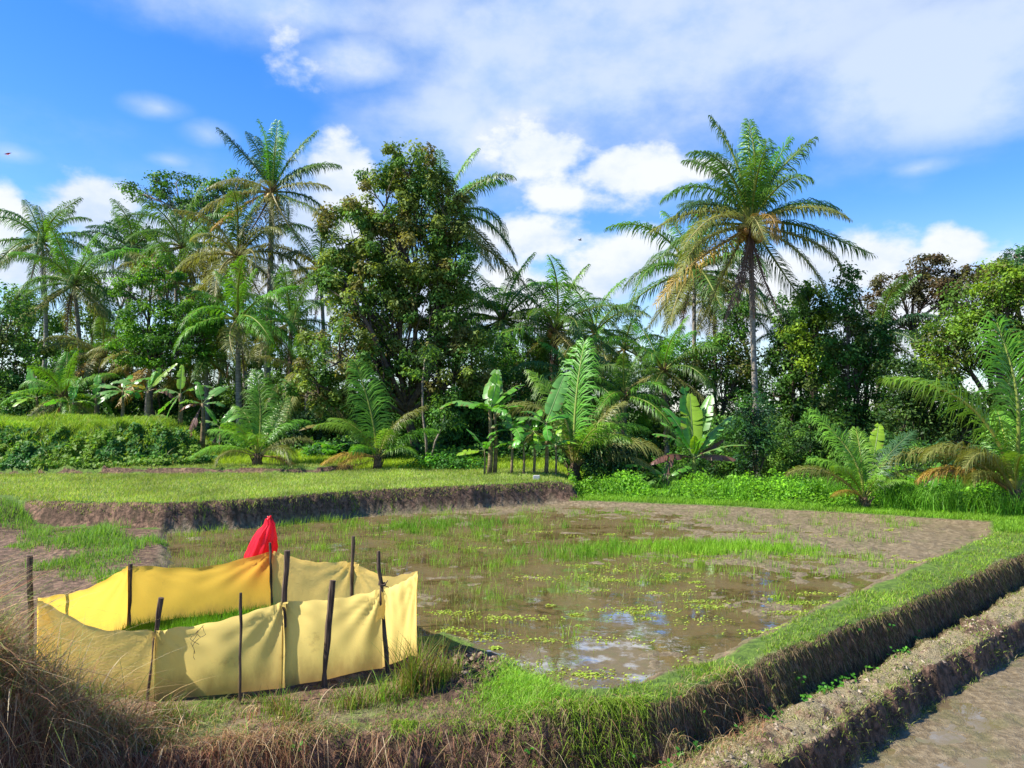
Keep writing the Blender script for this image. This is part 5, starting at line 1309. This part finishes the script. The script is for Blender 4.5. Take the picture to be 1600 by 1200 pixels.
def tuftcloud(name, cs, label, cols, h0, h1, n, wd, sp=.05, seed=0):
    r = np.random.default_rng(seed); P_ = []
    for cx, cy in cs:
        k = int(n * r.uniform(.4, 1.5)); s = sp * r.uniform(.6, 1.8); P_.append(np.stack([cx + r.normal(size=k) * s, cy + r.normal(size=k) * s * .8, np.zeros(k)], -1))
    P_ = np.concatenate(P_); P_[:, 2] = np.maximum(ground_h(P_[:, 0], P_[:, 1]) - .01, -.01)
    return blades(name, P_, h0 + (h1 - h0) * r.random(len(P_)), wd, cmix(len(P_), cols, .18, r), .4, .1, label=label, cat='rice grass', r=r, seg=3)
cs = []
while len(cs) < 300:
    a = np.array([rng.uniform(-7, 9), rng.uniform(8.5, 20)])
    if float(padmask(a[:1], a[1:])[0]) > 0 and rng.random() < (.15 + .85 * (n_a(a[:1], a[1:])[0] > .5)) * (1 if a[1] > 11 else .3): cs.append(a)
tuftcloud('rice_tufts', cs, 'scattered upright tufts of rice grass across the paddy', ((.20, .42, .03), (.26, .48, .04)), .08, .24, 26, .004, .07)
cs = [np.array([rng.normal(3.9, .95), rng.normal(14.3, .45)]) for _ in range(110)]
tuftcloud('rice_patch', cs, 'dense bright green patch of rice grass in the right middle of the paddy', ((.18, .44, .02), (.26, .52, .04)), .06, .22, 50, .0045, .11, 2)
cs = [np.array([rng.normal(1.2, .7), rng.normal(14.2, .5)]) for _ in range(26)] + [np.array([rng.normal(-1.6, .9), rng.normal(17, .6)]) for _ in range(40)]
tuftcloud('rice_patch', cs, 'thinner green patches of rice grass near the terrace wall', ((.13, .34, .02), (.18, .38, .03)), .10, .28, 40, .005, .10, 3)
# floating yellow-green water weed
P1 = []
def azx(x, y):
    return float(padmask(np.array([x]), np.array([y]))[0]) > 0
for k in range(90):
    v_ = rng.random(); cy = 7.5 + 10 * v_ ** 1.4; cx = rng.uniform(-1.5, 7) * (cy / 12) + .3
    if not azx(cx, cy): continue
    n = int(rng.integers(3, 60)); L_ = rng.uniform(.02, .28)
    for j in range(n): P1.append([cx + rng.normal() * L_, cy + rng.normal() * L_ * .5, .006])
for (qx, qy) in ((945, 950), (1000, 955), (1110, 945), (1090, 938), (845, 997), (775, 962), (825, 962), (1030, 925), (700, 955), (1240, 940), (1230, 955), (960, 905), (1270, 925), (1100, 865), (1030, 905), (760, 855), (600, 820), (590, 835), (920, 1050), (1200, 985)):
    D_ = FPX * CAM_H / (qy - HOR); X_ = (qx - 800) / FPX * D_
    for j in range(int(rng.integers(20, 80))): P1.append([X_ + rng.normal() * .17, D_ + rng.normal() * .05, .008])
P1 = np.array(P1); P1[:, 2] = np.maximum(ground_h(P1[:, 0], P1[:, 1]) + .006, .007)
mb = MB()
for rep in range(2):
    nn_ = rng.normal(size=P1.shape) * .22 + np.array([0, 0, 1.0]); v, q, c = leafquads(P1 + rng.normal(size=P1.shape) * np.array([.012, .012, .002]), .022 + .018 * rng.random(len(P1)), nn_, cmix(len(P1), ((.38, .50, .05), (.30, .44, .05), (.45, .50, .10)), .2), elong=.8); mb.add(v, q, None, c)
obj('floating_weed', mb.mesh('floating_weed', M_GRASS), label='yellow-green water weed floating in small rafts on the paddy', cat='water weed', kind='stuff')
# right bank: lush creeper and grass beyond the paddy
def rb(x, y):
    d = -sd(x, y, PAD); return (x > 1.2 + .0 * y) * (d > .75) * (d < 5.5) * (inA(x, y) > .2) * (y > 15.5) * (sd(x, y, TER) < .3)
P = scatter(170000, 1.5, 17, 16, 27, rb, bias=1.0)
d = -sd(P[:, 0], P[:, 1], PAD); bulge = .75 * sstep(.5, 2.2, d) * np.clip(fbm(P[:, 0], P[:, 1], .9, 4) * 2.2 - .5, .04, 1.5); P[:, 2] += bulge * rng.random(len(P)) ** .8 + .02
mb = MB(); nn_ = rng.normal(size=P.shape) * .5 + np.array([-.2, -.3, .8]); v, q, c = leafquads(P, .035 + .09 * rng.random(len(P)) ** 2, nn_, cmix(len(P), ((.14, .34, .015), (.20, .44, .02), (.09, .24, .015)), .3) * tonemod(P, 1.1, 1.0), elong=.6); mb.add(v, q, None, c)
obj('creeper_bank', mb.mesh('creeper_bank', M_LEAF), label='lush bright green creepers covering the far bank at the right', cat='creepers', kind='stuff')
P = scatter(200000, 1.3, 17, 15.5, 25, lambda x, y: (x > 1.6) * (-sd(x, y, PAD) > .02) * (inA(x, y) > .1) * (sd(x, y, TER) < .1) * sstep(1.6, .5, -sd(x, y, PAD) - .8 * fbm(x, y, 1, 2)), bias=1.0)
blades('far_bank_grass', P, .05 + .10 * rng.random(len(P)), .007, cmix(len(P), ((.18, .34, .02), (.24, .40, .03), (.13, .25, .02)), .25) * tonemod(P, 1, .8), .6, .2, seg=2, label='short grass on the low far bank of the paddy', cat='grass')
P = scatter(60000, 2.5, 16, 17.5, 25, lambda x, y: rb(x, y) * sstep(.44, .6, fbm(x, y, .8, 3)) * (.12 + sstep(5.5, 8, x)), bias=0)
blades('reed_grass', P, .3 + .6 * rng.random(len(P)), .010, cmix(len(P), ((.10, .32, .02), (.15, .40, .03), (.08, .24, .02)), .2), .45, .25, seg=4, label='tall arching bright grass behind the far bank at the right', cat='grass')
# undergrowth leaf litter / low plants at the back so no bare ground shows under the trees
P = scatter(330000, -30, 30, 27, 50, lambda x, y: (sd(x, y, MOUND) < .0) * sstep(27.5, 31, y + .12 * x) * 1.0, bias=1.6)
P[:, 2] += rng.random(len(P)) ** 1.2 * (.6 + 2.6 * sstep(32, 43, P[:, 1])) * (.4 + fbm(P[:, 0], P[:, 1], .5, 3))
mb = MB(); nn_ = rng.normal(size=P.shape) * .6 + np.array([0, -.3, .7]); v, q, c = leafquads(P, .11 + .14 * rng.random(len(P)), nn_, cmix(len(P), DARK + FRESH[2:], .3), elong=.6); mb.add(v, q, None, c)
obj('undergrowth', mb.mesh('undergrowth', M_LEAF), label='dark leafy undergrowth on the ground beneath the treeline', cat='undergrowth', kind='stuff')
